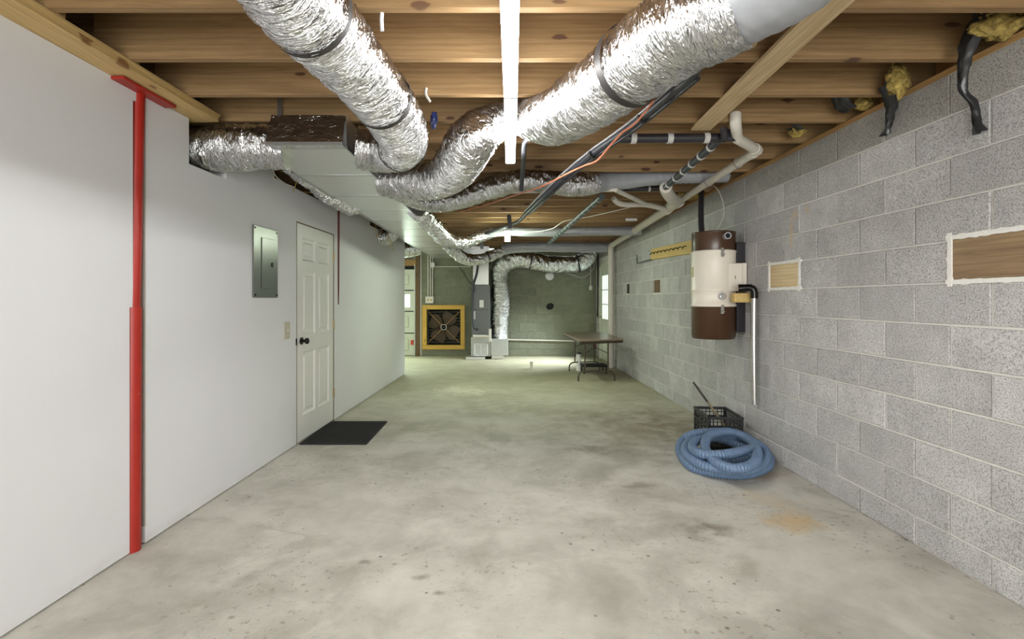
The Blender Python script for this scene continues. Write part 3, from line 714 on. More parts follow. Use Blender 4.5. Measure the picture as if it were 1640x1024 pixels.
for k in range(4):
    a = PI/4+.25+k*PI/2; d = Vector((math.cos(a), 0, math.sin(a))); tq = Vector((-math.sin(a), 0, math.cos(a))); b = MB(); vs = []
    for s in range(7):
        t_ = s/6; w = .05+.12*math.sin(min(1, t_*1.25)*PI*.62); p = fc+d*(.05+.30*t_)
        for q in (-1, 1): vs += [p+tq*(w*q)+Vector((0, .02+q*.025*(1-.4*t_), 0)), p+tq*(w*q)+Vector((0, .026+q*.025*(1-.4*t_), 0))]
    fs = []
    for s in range(6):
        o_ = 4*s; fs += [(o_, o_+2, o_+6, o_+4), (o_+1, o_+5, o_+7, o_+3), (o_, o_+4, o_+5, o_+1), (o_+2, o_+3, o_+7, o_+6)]
    b.add(vs, fs, False); b.build('blade', M['blade'], fn)
    a = PI/4+k*PI/2; d = Vector((math.cos(a), 0, math.sin(a)))
    MB().obox(fc+d*.06-Vector((0, .03, 0)), fc+d*.50-Vector((0, .02, 0)), .012, .010, up=(0, 1, 0)).build('strut', M['plate'], fn)
hb = MB(); n = 24
tube(hb, [(fc.x+.062*math.cos(2*PI*i/n), fc.y-.04, fc.z+.062*math.sin(2*PI*i/n)) for i in range(n+1)], .009, .01, 8, straight=True); hb.build('pulley', M['galv'], fn)
MB().cyl(fc-Vector((0, .03, 0)), fc+Vector((0, .04, 0)), .025, 16).build('hub', M['fan_dark'], fn)

# ---------------------------------------------------------------- garage door
gd = thing('door_3', (-3.1, YB+.05, 0), None, None); tag(gd, kind='structure')
zs = [0, .52, 1.02, 1.50, 1.99]
for i in range(4):
    m = MB(); z0, z1 = zs[i]+.012, zs[i+1]-.012
    pn = []
    for j in range(4):
        xr = -2.075-j*.57; pn.append((xr-.46, xr, z0+.08, z1-.08))
    holes = pn
    for a, b, c, d in cells([-4.28, -1.96], [z0, z1], holes): m.box(a, YB+.03, c, b, YB+.07, d)
    if i != 2:
        for a, b, c, d in pn: m.box(a+.035, YB+.035, c+.035, b-.035, YB+.06, d-.035, .012); m.box(a, YB+.055, c, b, YB+.07, d)
    so = m.build('door_section', M['garage_paint'], gd)
    if i == 2:
        for a, b, c, d in pn:
            MB().box(a, YB+.055, c, b, YB+.06, d).build('window_pane', M['pane'], so)
            MB().box((a+b)/2-.008, YB+.045, c, (a+b)/2+.008, YB+.054, d).build('glazing_bar', M['garage_paint'], so)
MB().box(-4.4, YB+.08, 0, -1.85, YB+.09, 2.2).build('backing', M['void'], gd)  # added dark sheet, keeps outside light out of the section gaps
MB().box(-1.965, YB-.05, 0, -1.94, YB+.03, 2.10, .003).build('track', M['galv'], gd)
for z in (.30, 1.02, 1.5): MB().box(-1.99, YB-.02, z-.03, -1.93, YB+.025, z+.03, .004).build('roller_bracket', M['galv'], gd)
MB().box(-4.3, YB-.03, 2.06, -1.93, YB+.01, 2.20, .004).build('header', M['plate'], gd)
tag(MB().box(-2.05, YB-.03, .26, -1.99, YB+.028, .36, .004).build('handle', M['red_plastic'], gd), 'small red handle')

# exterior door in right wall
d2 = MB(); pl = [( .16, .42, .16, .74), (.50, .76, .16, .74)]
pan_door(d2, .86, 1.98, [(.15, .74, .93, 1.83)][0:0]+pl)
d2 = MB()
for a, b, c, d in cells([10.06, 10.94], [.01, 2.0], [(10.20, 10.80, .88, 1.80)]): d2.box(XR+.01, a, c, XR+.05, b, d)
for a, b in ((10.16, 10.45), (10.55, 10.84)): d2.box(XR+.003, a, .16, XR+.02, b, .74, .006)
d2 = d2.build('door_2', M['garage_paint'], None, (XR, 10.5, 0)); tag(d2, kind='structure')
MB().box(XR+.035, 10.20, .88, XR+.04, 10.80, 1.80).build('window_pane', M['pane'], d2)
for y in (10.40, 10.60): MB().box(XR+.015, y-.01, .88, XR+.034, y+.01, 1.80).build('glazing_bar', M['garage_paint'], d2)
for z in (1.187, 1.493): MB().box(XR+.015, 10.2, z-.01, XR+.034, 10.8, z+.01).build('glazing_bar', M['garage_paint'], d2)
fr = MB().box(XR-.012, 9.99, 0, XR+.06, 10.055, 2.06).box(XR-.012, 10.945, 0, XR+.06, 11.01, 2.06).box(XR-.012, 9.99, 2.005, XR+.06, 11.01, 2.07); fr.build('door_frame', M['garage_paint'], d2)
kb = MB().cyl((XR+.01, 10.86, .92), (XR-.03, 10.86, .92), .012, 12); kb.lathe((XR-.03, 10.86, .92), [(.012, 0), (.027, .01), (.027, .03), (.001, .042)], 16, Matrix.Rotation(-PI/2, 3, 'Y')); kb.build('door_knob', M['brass'], d2)

# ---------------------------------------------------------------- plumbing
def ring(mb, a, d, r, w=.03, n=20):
    d = Vector(d).normalized(); a = Vector(a); mb.cyl(a-d*w/2, a+d*w/2, r, n)
mp = thing('drain_pipe', (2.0, 6, 2.2), 'long cream PVC drain pipe running along the top of the right wall', 'pipe')
A = P(1178, 198, 3.14); B = P(1181, 222, 3.28); C_ = P(1213, 241, 3.56)
J = Vector((1.895, 5.35, EYE+1.04)); E_ = Vector((2.085, 9.42, EYE+1.02))
m = MB(); tube(m, [A+Vector((0, 0, .06)), A, B.lerp(A, .3), B], .034, .03, 20); m.build('upper_elbow', M['pvc'], mp)
m = MB(); m.cyl(B, C_, .034, 20); m.lathe(B, [(0, -.034), (.024, -.024), (.034, 0), (.024, .024), (0, .034)], 20); m.lathe(C_, [(0, -.037), (.027, -.027), (.037, 0), (.027, .027), (0, .037)], 20)
ring(m, C_+(B-C_).normalized()*.05, B-C_, .039, .03); m.build('offset_elbow', M['pvc'], mp)
m = MB(); m.cyl(C_, J, .032, 20); ring(m, C_.lerp(J, .04), J-C_, .038, .05); m.build('small_run', M['pvc'], mp)
for q in (.17, .50, .93): m = MB(); ring(m, C_.lerp(J, q), J-C_, .040, .012); m.build('clamp_ring', M['pvc_print'] if q < .9 else M['brass'], mp)
m = MB(); m.cyl(J, E_, .050, 24); ring(m, J, E_-J, .060, .10, 24); ring(m, J.lerp(E_, .10), E_-J, .060, .09, 24); ring(m, J.lerp(E_, .5), E_-J, .055, .012, 24); m.build('main_run', M['pvc'], mp)
m = MB(); tube(m, [E_+(J-E_).normalized()*.06, E_, E_+Vector((0, .035, -.05)), E_+Vector((0, .04, -.12))], .058, .02, 20); m.build('corner_elbow', M['pvc'], mp)
m = MB(); m.cyl((2.085, 9.46, 0), (2.085, 9.46, EYE+.92), .055, 24); m.build('downpipe', M['pvc'], mp)
L0 = Vector((1.44, 4.36, EYE+.98)); L1 = Vector((1.47, 3.24, EYE+1.085))
m = MB(); tube(m, [L0, P(1069, 309, 4.50), P(1077, 319, 4.8), P(1084, 323, 5.1), J+Vector((-.03, .12, 0))], .052, .03, 20); m.build('sweep_elbow', M['pvc'], mp)
m = MB(); K0 = Vector((.10, 4.56, EYE+.985)); K1 = P(985, 304, 4.56); K2 = P(1032, 326, 5.25); K3 = J+Vector((-.02, .30, -.02))
tube(m, [K0, K0.lerp(K1, .5), K1], .018, .2, 12); tube(m, [K1, K1.lerp(K2, .5), K2], .022, .2, 12); m.build('branch', M['pvc'], mp)
m = MB(); tube(m, [P(982, 318, 5.35), P(990, 325, 5.4), P(1003, 328, 5.45), P(1035, 328, 5.5), K3], .030, .06, 14); m.build('branch', M['pvc'], mp)

def banded(label, a, b, r, nb, mat, band, br=.004, bw=.02, ends=()):
    a = Vector(a); b = Vector(b); t = thing('wrapped_pipe', (a+b)/2, label, 'pipe')
    m = MB(); m.cyl(a, b, r, 16); m.build('pipe_body', mat, t)
    for i in range(nb):
        q = (i+.5)/nb; m = MB(); ring(m, a.lerp(b, q), b-a, r+br, bw, 16); m.build('band', band, t)
    return t
banded('black foam wrapped pipe with white bands beside the cream drain', L1, L0, .027, 7, M['black_foam'], M['pipe_band'])
banded('black drain pipe crossing level below a joist at the right', P(985, 222, 3.30), P(1160, 221, 3.30), .030, 3, M['black_pipe'], M['pipe_band'], .005, .035)
banded('short black pipe crossing above the cream branch pipes', P(960, 303, 4.86), P(1066, 302, 4.86), .026, 2, M['black_pipe'], M['pipe_band'])
banded('dark speckled wrapped pipe running to the rear over the floor centre', P(964, 315, 4.75), P(879, 390, 8.3), .030, 16, M['teal_foam'], M['pipe_band'], .002, .012)
m = MB(); m.cyl(P(1159, 205, 3.22), P(1160, 224, 3.22), .022, 14); m.cyl(P(1160, 222, 3.26), P(1180, 221, 3.26), .022, 14)
tag(m.build('black_stub', M['black_pipe']), 'short black vertical pipe stub next to the cream elbow', 'pipe')
m = MB(); a_ = P(836, 222, 3.2); tube(m, [P(862, 224, 3.15), P(846, 222, 3.2), P(840, 230, 3.3), P(838, 262, 3.7), P(835, 300, 4.0), P(834, 305, 4.02)], .018, .04, 14)
bp = m.build('black_drop_pipe', M['black_foam']); tag(bp, 'slim black pipe dropping behind the white batten end', 'pipe')
# cable bundle
cb = thing('line_set', (.5, 4, 2.2), 'black insulated line set snaking from the big duct to the far batten', 'cable')
pth = [P(1112, 118, 2.22), P(1075, 150, 2.45), P(1030, 188, 2.75), P(990, 218, 3.05), P(950, 246, 3.3), P(905, 283, 3.65), P(868, 318, 4.1), P(845, 340, 5.0), P(828, 356, 5.9), P(800, 366, 6.7), P(770, 378, 7.8)]
pth = [p + Vector((0, 0, .0)) for p in pth]
m = MB(); tube(m, [(.84, 1.98, ZJ+.05), (.86, 2.05, 2.36)]+[tuple(p) for p in pth], .022, .05, 14); m.build('insulated_line', M['black_foam'], cb)
m = MB(); tube(m, [tuple(p+Vector((-.028, 0, .012))) for p in pth[:8]], .008, .05, 8); m.build('silver_cable', M['silver_cable'], cb)
m = MB(); tube(m, [tuple(p+Vector((.018, 0, -.022))) for p in pth[:8]], .010, .05, 8); m.build('thin_line', M['black_pipe'], cb)
for i in (2, 4, 5):
    m = MB(); ring(m, pth[i], pth[i+1]-pth[i], .036, .02, 14); m.build('tie', M['black_wire'], cb)
m = MB(); tube(m, [(.84, 2.02, ZJ+.03), P(1060, 142, 2.4), P(1020, 195, 2.7), P(998, 211, 2.8), P(975, 236, 2.9), P(957, 257, 3.0), P(937, 265, 3.15), P(911, 277, 3.35), P(880, 293, 3.7), P(856, 303, 4.0), P(830, 311, 4.4), P(779, 328, 5.4), P(738, 339, 6.0)], .006, .04, 8)
tag(m.build('orange_cable', M['copper']), 'thin orange cable draped under the joists', 'cable')
m = MB(); tube(m, [P(1029, 327, 6.0), P(985, 338, 6.2), P(940, 348, 6.5), P(905, 354, 6.6), P(885, 366, 6.8), P(860, 371, 7.2), P(822, 371, 7.4)], .006, .06, 6)
tag(m.build('white_cable', M['white_wire']), 'thin white cable running to the small far batten', 'cable')
for px, py, yy, dx in ((815, 352, 5.95, 0), (770, 385, 7.8, 0)):
    m = MB(); m.obox(P(px, py-8, yy), P(px+2, py+14, yy), .05, .012, up=(0, 1, 0), bev=.003); o = m.build('hanging_strap', M['plastic_black'])
    tag(o, 'black strap hanging at the line set near the far batten' if yy < 7 else 'black strap end hanging off the line set by the looping duct', 'strap')

m = MB(); m.obox(P(1002, 352, 6.45), P(1020, 352, 6.45), .03, .012, up=(0, 1, 0)); tag(m.build('joist_tag', M['white_metal']), 'small white tag on a joist right of the speckled pipe', 'tag')
# brace board under the joists
m = MB(); a1 = P(1122, 207, 3.28); a2 = P(1330, 0, 1.90); a1.z = a2.z = ZJ-.011; a3 = a2+(a2-a1)*.6
m.obox(a1, a3, .125, .020, bev=.002); tag(m.build('brace_board', M['brace']), 'rough loose plank nailed diagonally under the joists', 'plank')

# ---------------------------------------------------------------- insulation tufts and black plastic
def tuft(c, r, seed):
    bm = bmesh.new(); bmesh.ops.create_icosphere(bm, subdivisions=4, radius=1)
    mb = MB()
    for v in bm.verts:
        k = 1+.45*noise.fractal(v.co*1.8+Vector((seed, 0, 0)), 1.0, 2.0, 3)+.12*noise.noise(v.co*7+Vector((seed, 3, 0)))
        v.co = Vector(c)+Vector((v.co.x*r[0]*k, v.co.y*r[1]*k, v.co.z*r[2]*k))
    mb.add([v.co.copy() for v in bm.verts], [tuple(x.index for x in f.verts) for f in bm.faces], True); bm.free(); return mb
def ribbon(pts, w, th=.003):
    """crumpled hanging plastic strip"""
    path = spline(pts, .012); mb = MB(); n = 7; vs = []
    for i, p in enumerate(path):
        for k in range(n):
            u = k/(n-1)-.5; q = noise.noise(Vector((i*.35, k*.9, p[0]*5)))
            vs.append(Vector((p[0]+q*.012+.02*math.sin(u*7), p[1]+u*w*p[3], p[2])))
    L = len(vs); vs2 = [v+Vector((th, 0, 0)) for v in vs]
    fs = []
    for i in range(len(path)-1):
        for k in range(n-1):
            a = i*n+k; fs.append((a, a+1, a+n+1, a+n)); fs.append((L+a, L+a+n, L+a+n+1, L+a+1))
        for k in (0, n-1):
            a = i*n+k; fs.append((a, a+n, L+a+n, L+a))
    mb.add(vs+vs2, fs, True); return mb
def tuft_set(px, py, Y, r, seed, label, strip=None):
    c = P(px, py, Y); t = thing('insulation_tuft', c, label, 'insulation')
    tuft(c, r, seed).build('fiberglass', M['fiberglass'], t)
    if strip: ribbon(*strip).build('plastic_strip', M['plastic_black'], t)
tuft_set(1600, 38, 2.14, (.09, .06, .06), 2, 'yellow insulation tuft nearest the right corner of the ceiling')
t = thing('plastic_strip', P(1545, 60, 2.20), 'long black plastic strip hanging over the block wall at the upper right', 'plastic strip')
ribbon([(*P(1575, 22, 2.16)[:], 1.6), (*P(1562, 50, 2.18)[:], 1.7), (*P(1548, 80, 2.22)[:], 1.0), (2.10, 2.27, 2.26, .45), (2.135, 2.255, 2.17, .38), (2.145, 2.25, 2.09, .4), (2.15, 2.245, 2.04, .9)], .075).build('strip', M['plastic_black'], t)
tuft(P(1570, 35, 2.17), (.035, .02, .06), 9).build('gathered_top', M['plastic_black'], t)
tuft_set(1438, 128, 2.62, (.05, .04, .085), 4, 'ragged insulation tuft with black scraps over the block wall', ([(2.05, 2.66, 2.44, 1.4), (2.09, 2.68, 2.37, 1.2), (2.13, 2.73, 2.31, .7), (2.14, 2.76, 2.25, .4), (2.145, 2.79, 2.21, .9)], .07))
tuft_set(1383, 163, 2.98, (.05, .04, .05), 6, 'small yellow insulation tuft behind the third joist gap', ([(2.02, 2.99, 2.52, 1.3), (2.05, 3.0, 2.46, 1.4), (2.10, 3.01, 2.43, 1.0)], .09))
tuft_set(1278, 211, 3.42, (.05, .04, .035), 8, 'crumpled insulation scrap with dark plastic under the fourth joist', ([(1.98, 3.40, 2.47, 1.2), (2.03, 3.41, 2.44, 1.3), (2.08, 3.43, 2.45, 1.0)], .09))
tuft_set(1105, 312, 5.45, (.12, .15, .05), 11, 'yellow insulation tuft above the vacuum canister pipe')
tuft_set(500, 272, 4.25, (.10, .25, .035), 13, 'brown insulation showing above the left wall under the trunk')

# wires above left wall
def wire(pts, mat, label, r=.004):
    m = MB(); tube(m, pts, r, .02, 6); tag(m.build('loose_wire', M[mat]), label, 'wire')
wire([P(470, 262, 4.3), P(476, 285, 4.3), P(470, 305, 4.35), P(466, 317, 4.4), P(475, 311, 4.5), P(487, 308, 4.6), P(497, 309, 4.7)], 'yellow_wire', 'yellow wire bent out over the left wall near the breaker panel')
wire([P(436, 262, 3.95), P(440, 280, 4.0), P(455, 293, 4.1), P(472, 300, 4.25)], 'white_wire', 'pale wire curling below the first foil duct at the left wall')
wire([P(601, 358, 6.6), P(604, 380, 6.6), P(612, 368, 6.7), P(618, 360, 6.8)], 'yellow_wire', 'yellow wire hanging over the far part of the left wall')
wire([P(620, 372, 6.9), P(624, 392, 6.9), P(630, 402, 6.95), P(626, 385, 7.0)], 'yellow_wire', 'pale yellow wire loop beside the small foil stub')
# little scraps on the joists
for px, py, yy, dx, dy, mt_, lb in ((612, 35, 1.925, 0, 14, 'white_metal', 'white paper strip hanging from the joist right of the left duct'),
                              (683, 155, 2.74, 6, 8, 'white_wire', 'curled white tape scrap under a joist above the left duct end')):
    m = MB(); tube(m, [P(px, py-14, yy), P(px-1, py-4, yy), P(px+dx, py+dy, yy)], .008, .01, 6); tag(m.build('paper_scrap', M[mt_]), lb, 'scrap')
m = tuft(P(695, 192, 2.95), (.02, .02, .045), 21); tag(m.build('blue_clip', plain('dark_blue_plastic', (.01, .02, .09), .4)), 'dark blue plastic scrap hanging beside the left duct end', 'scrap')

# ---------------------------------------------------------------- central vacuum on the right wall
cv = thing('central_vacuum', (1.945, 4.57, .93), 'brown and cream central vacuum canister on the block wall', 'vacuum cleaner')
cx, cy = 1.945, 4.57
m = MB(); m.lathe((cx, cy, 0), [(.0, .935), (.175, .935), (.182, .94), (.182, .955), (.188, .96), (.188, 1.228), (.192, 1.234)]); m.build('dirt_bucket', M['brown_enamel'], cv)
m = MB(); m.lathe((cx, cy, 0), [(.189, 1.226), (.197, 1.232), (.197, 1.245), (.190, 1.25), (.190, 1.365), (.195, 1.37), (.196, 1.382), (.192, 1.388), (.192, 1.705), (.196, 1.712), (.196, 1.724), (.19, 1.73)]); m.build('body', M['cream_enamel'], cv)
m = MB(); m.lathe((cx, cy, 0), [(.186, 1.726), (.186, 1.882), (.190, 1.886), (.188, 1.898), (.17, 1.902), (.0, 1.904)]); m.build('motor_lid', M['brown_enamel'], cv)
def out_dir(px):
    a = math.asin(max(-1, min(1, ((px-802)*(cy-.18)/F-cx)/.192))); return Vector((math.sin(a), -math.cos(a), 0))
d = out_dir(1163)
m = MB(); z = 1.845; a0 = Vector((cx, cy, z))+d*.17; d = (d+Vector((-.35, -.8, 0))).normalized(); m.cyl(a0, a0+d*.075, .030, 20, cap=False); m.cyl(a0+d*.075, a0+d*.0751, .030, 20, .022, cap=False); m.cyl(a0+d*.075, a0+d*.02, .022, 20, cap=False); m.build('exhaust_port', M['silver_cable'], cv)
m = MB(); m.cyl(a0+d*.02, a0+d*.05, .0219, 20); m.build('port_opening', M['void'], cv)
for z0 in (1.715, 1.215):
    d = out_dir(1156); s = Vector((-d.y, d.x, 0)); a0 = Vector((cx, cy, z0))+d*.193
    m = MB(); m.obox(a0+Vector((0, 0, -.05)), a0+Vector((0, 0, .03)), .010, .028, up=s, bev=.002); m.cyl(a0-s*.018+d*.008+Vector((0, 0, .012)), a0+s*.018+d*.008+Vector((0, 0, .012)), .006, 8); m.cyl(a0-s*.018+d*.008-Vector((0, 0, .03)), a0+s*.018+d*.008-Vector((0, 0, .03)), .006, 8); m.build('latch', M['chrome'], cv)
d = out_dir(1155); a0 = Vector((cx, cy, 1.318))+d*.186
m = MB(); m.cyl(a0, a0+d*.03, .033, 24); m.build('intake_collar', M['tube_steel'], cv)
m = MB(); m.cyl(a0+d*.03, a0+d*.04, .020, 20); m.build('intake_cap', M['chrome'], cv)
d = out_dir(1112); a0 = Vector((cx, cy, 1.54))+d*.190; s = Vector((-d.y, d.x, 0)); m = MB(); m.obox(a0-Vector((0, 0, .045)), a0+Vector((0, 0, .045)), .006, .05, up=s); m.build('name_plate', M['brass'], cv)
m = MB(); m.box(cx+.055, 4.385, 1.365, 2.125, 4.52, 1.61, .006); m.box(2.125, 4.40, 1.372, 2.168, 4.52, 1.612, .003); m.build('control_box', M['cream_enamel'], cv)
m = MB(); m.box(2.055, 4.380, 1.47, 2.062, 4.386, 1.50); m.build('box_slot', M['brass'], cv)
m = MB(); m.box(2.10, 4.44, 1.0, 2.175, 4.70, 1.80, .004); m.build('shadow_bracket', M['black_pipe'], cv)  # bracket blackened to paint in the canister's shadow on the blocks
m = MB(); tube(m, [(1.835, 4.56, 1.895), (1.852, 4.62, 2.02), (1.90, 4.74, 2.17), (1.975, 4.92, 2.33), (2.01, 5.0, 2.40)], .026, .1, 16); m.build('exhaust_pipe', M['black_pipe'], cv)
m = MB(); tube(m, [P(1146, 372, 4.6), P(1152, 362, 4.65), P(1159, 345, 4.7), P(1158, 325, 4.8), P(1150, 305, 4.9), P(1143, 298, 5.0)], .006, .03, 8); m.build('power_cord', M['white_wire'], cv)
iv = thing('inlet_pipe', (2.12, 4.2, .4), 'grey steel suction tube hanging on the block wall under a black elbow', 'pipe')
m = MB(); tube(m, [(2.125, 4.19, 1.32), (2.122, 4.19, .9), (2.128, 4.19, .41)], .024, .2, 18, cap=False); m.build('steel_tube', M['tube_steel'], iv)
m = MB(); ring(m, (2.1225, 4.19, .93), (0, 0, 1), .026, .006); m.build('joint', M['galv'], iv)
m = MB(); tube(m, [(2.03, 4.24, 1.385), (2.07, 4.22, 1.39), (2.11, 4.195, 1.385), (2.125, 4.19, 1.35), (2.125, 4.19, 1.30)], .030, .012, 18); m.build('elbow', M['black_metal'], iv)
m = MB(); m.cyl((2.02, 4.245, 1.385), (2.05, 4.23, 1.387), .034, 18); m.build('collar', M['black_metal'], iv)
m = MB(); m.box(1.995, 4.26, 1.265, 2.135, 4.33, 1.345, .004); tag(m.build('wood_block', M['yellow_wood']), 'small pine block beside the black elbow of the suction tube', 'wood block')

# hook board
hbd = thing('hook_board', (2.16, 6.4, 1.84), 'yellow pine board with a row of hooks left of the vacuum', 'board')
m = MB().obox((XR-.018, 5.62, 1.885), (XR-.018, 7.15, 1.935), .028, .15, bev=.003); m.build('plank', M['yellow_wood'], hbd)
for i in range(9):
    y_ = 5.78+i*.155; z_ = 1.885+(y_-5.62)*.033
    m = MB(); tube(m, [(XR-.03, y_, z_+.02), (XR-.06, y_, z_+.015), (XR-.075, y_+.02, z_-.005), (XR-.06, y_+.03, z_+.0)], .006, .01, 6); m.build('hook', M['black_metal'], hbd)
m = MB(); tube(m, [(XR-.03, 7.12, 1.86), (XR-.05, 7.3, 1.86), (XR-.05, 7.75, 1.855), (XR-.05, 7.80, 1.87), (XR-.05, 7.82, 1.99)], .007, .05, 8); m.build('wire_bracket', M['black_wire'], hbd)

# ---------------------------------------------------------------- crate, stick, hose
ct = thing('milk_crate', (1.94, 4.48, 0), 'black plastic milk crate behind the blue hose', 'crate')
Wc, Lc, Hc = .28, .42, .283; ca = Vector((1.795, 4.72, 0)); 
cR = Matrix.Translation((1.945, 4.485, 0)) @ Matrix.Rotation(-.09, 4, 'Z')
def side(axis, sgn):
    m = MB(); t_ = .010; W = Wc if axis == 'y' else Lc
    def bx(u0, u1, z0, z1, th=t_):
        if axis == 'y': m.box(u0, sgn*(Lc/2)-th/2, z0, u1, sgn*(Lc/2)+th/2, z1, 0, cR)
        else: m.box(sgn*(Wc/2)-th/2, u0, z0, sgn*(Wc/2)+th/2, u1, z1, 0, cR)
    h = W/2
    bx(-h, h, Hc-.022, Hc, .018); bx(-h, h, 0, .03); bx(-h, -h+.016, 0, Hc); bx(h-.016, h, 0, Hc); bx(-h, h, .19, .205)
    n = int(W/.034)
    for i in range(1, n): u = -h+W*i/n; bx(u-.003, u+.003, 0, Hc-.01, .006)
    for z in (.065, .10, .135, .165, .235): bx(-h, h, z, z+.006, .006)
    m.build('side_lattice', M['crate'], ct)
side('y', -1); side('y', 1); side('x', -1); side('x', 1)
m = MB()
for i in range(9): u = -Wc/2+Wc*i/8; m.box(u-.004, -Lc/2, 0, u+.004, Lc/2, .006, 0, cR)
for i in range(13): u = -Lc/2+Lc*i/12; m.box(-Wc/2, u-.004, 0, Wc/2, u+.004, .0065, 0, cR)
m.build('bottom_lattice', M['crate'], ct)
stp = thing('stick', (1.95, 4.5, .02), 'thin worn wooden stick leaning in the black crate', 'stick')
s0 = Vector((1.772, 4.60, .53)); s1 = Vector((1.965, 4.50, .225)); s2 = s0+(s1-s0)*1.62
m = MB(); m.cyl(s0.lerp(s1, .55), s2, .010, 10, .013); m.build('shaft', M['stick'], stp)
m = MB(); m.cyl(s0, s0.lerp(s1, .56), .009, 10, .0105); m.build('dark_end', M['stick_dark'], stp)

def Z3(u, v, h):
    px, py = 1060+u/5.12, 580+v/5.12; p = G(px, py, h)
    if p.y > 4.2: p = P(px, py, 4.2)
    p.x = min(p.x, 2.138); return tuple(p)
hz = thing('vacuum_hose', (1.72, 3.95, 0), 'coiled blue grey corrugated vacuum hose on the floor', 'hose')
pts = []
loopS = [(700, 785, .12), (580, 808, .11), (450, 800, .10), (320, 765, .09), (235, 710, .08), (270, 650, .09), (380, 615, .09), (520, 640, .08), (650, 690, .07), (720, 650, .06)]
loopA = [(640, 605, .05), (520, 575, .06), (350, 578, .07), (230, 600, .08), (160, 660, .06), (150, 740, .05), (230, 850, .035), (400, 905, .035), (600, 925, .035), (760, 905, .035), (870, 850, .035), (895, 770, .04), (840, 705, .05), (740, 660, .06)]
loopB = [(600, 618, .10), (450, 600, .11), (300, 618, .11), (205, 680, .10), (205, 760, .09), (330, 845, .095), (480, 880, .09), (640, 895, .09), (770, 870, .095), (850, 800, .095), (840, 720, .095)]
loopD = [(740, 650, .15), (650, 600, .17), (560, 575, .185), (470, 580, .19), (390, 610, .18), (355, 670, .17), (370, 740, .16), (440, 820, .14), (560, 870, .14), (690, 865, .145), (770, 810, .15), (780, 730, .155), (720, 640, .16)]
loopC = [(600, 600, .13), (440, 615, .14), (290, 645, .15), (252, 705, .15), (330, 755, .165), (480, 762, .175), (610, 745, .17), (690, 728, .165)]
for L in (loopS, loopA, loopB, loopD, loopC): pts += [Z3(*p) for p in L]
m = MB()
tube(m, pts, .0330, .0036, 16, lambda a, s, r: .0036*math.sin(2*PI*s/.0200)); m.build('corrugated_tube', M['hose'], hz)
e = Vector(pts[-1]); e0 = Vector(pts[-2]); dd = (e-e0).normalized()
m = MB(); m.cyl(e-dd*.01, e+dd*.07, .037, 20, cap=True); m.build('cuff', M['hose_end'], hz)
e = Vector(pts[0]); e0 = Vector(pts[1]); dd = (e-e0).normalized()
m = MB(); m.cyl(e-dd*.01, e+dd*.05, .037, 20, cap=True); m.build('cuff', M['hose_end'], hz)

# ---------------------------------------------------------------- folding table
tb = thing('folding_table', (1.55, 8.5, 0), 'brown folding table by the right wall near the rear', 'table')
c1, c2, c3, c4 = (1.19, 7.55), (1.93, 7.85), (1.93, 9.5), (1.17, 9.38)
m = MB(); m.prism([c1, c2, c3, c4], .652, .672); m.build('tabletop', M['table_top'], tb)
def shrink(k): 
    mx = sum(p[0] for p in (c1, c2, c3, c4))/4; my = sum(p[1] for p in (c1, c2, c3, c4))/4
    return [(mx+(p[0]-mx)*k, my+(p[1]-my)*k) for p in (c1, c2, c3, c4)]
m = MB(); q = shrink(.97)
for a, b in zip(q, q[1:]+q[:1]): m.obox((*a, .632), (*b, .632), .015, .045)
m.build('apron', M['table_leg'], tb)
for (xa, ya), (xb, yb) in (((1.225, 7.88), (1.80, 7.90)), ((1.235, 9.0), (1.80, 9.08))):
    m = MB(); dx = .10
    tube(m, [(xa, ya, 0), (xa, ya, .08), (xa+.02, ya, .13), (xa+.07, ya, .155), ((xa+xb)/2, (ya+yb)/2, .16), (xb-.07, yb, .155), (xb-.02, yb, .13), (xb, yb, .08), (xb, yb, 0)], .012, .03, 10); m.build('foot_rail', M['table_leg'], tb)
    for t_ in (.18, .82):
        x = xa+(xb-xa)*t_; y_ = ya+(yb-ya)*t_; m = MB(); m.cyl((x, y_, .16), (x, y_, .652), .0125, 10); m.build('leg', M['table_leg'], tb)
    m = MB(); sgn = 1 if ya < 8.5 else -1; xm = (xa+xb)/2
    m.cyl((xa+(xb-xa)*.18, ya, .44), (xm, ya+sgn*.18, .52), .006, 8); m.cyl((xa+(xb-xa)*.82, yb, .44), (xm, ya+sgn*.18, .52), .006, 8); m.cyl((xm, ya+sgn*.18, .52), (xm, ya+sgn*.35, .65), .008, 8); m.build('brace', M['table_leg'], tb)
m = MB(); m.obox((1.50, 8.1, .655), (1.53, 8.1, .50), .05, .02, up=(0, 1, 0), bev=.003); m.build('strap', M['dark_red'], tb)
st = thing('step_stool', (1.7, 9.0, 0), 'low black step stool on the floor under the folding table', 'stool')
MB().box(1.42, 8.65, .115, 1.86, 8.98, .15, .01).build('seat', M['rubber'], st)
for x in (1.45, 1.83):
    for y_ in (8.68, 8.95): MB().cyl((x, y_, 0), (x, y_, .12), .014, 10).build('leg', M['rubber'], st)
ps = thing('pipe_stub', G(931, 594), 'thick white pipe stub standing under the left side of the table', 'pipe')
g = G(931, 598); m = MB(); m.cyl((g.x, g.y+.3, 0), (g.x, g.y+.3, .30), .042, 18); m.build('pipe_body', M['white_mortar'], ps)
m = MB(); m.cyl((g.x+.01, g.y+.3, .30), (g.x+.01, g.y+.3, .335), .036, 14); m.build('dark_cap', M['black_pipe'], ps)
ps = thing('pipe_stub', G(851, 591), 'small white capped pipe stub alone on the open rear floor', 'pipe')
g = G(851, 591); m = MB(); m.cyl((g.x, g.y, 0), (g.x, g.y, .10), .028, 16); m.build('pipe_body', M['pvc'], ps)
m = MB(); m.cyl((g.x, g.y, .10), (g.x, g.y, .135), .034, 16); m.build('cap', M['pvc'], ps)

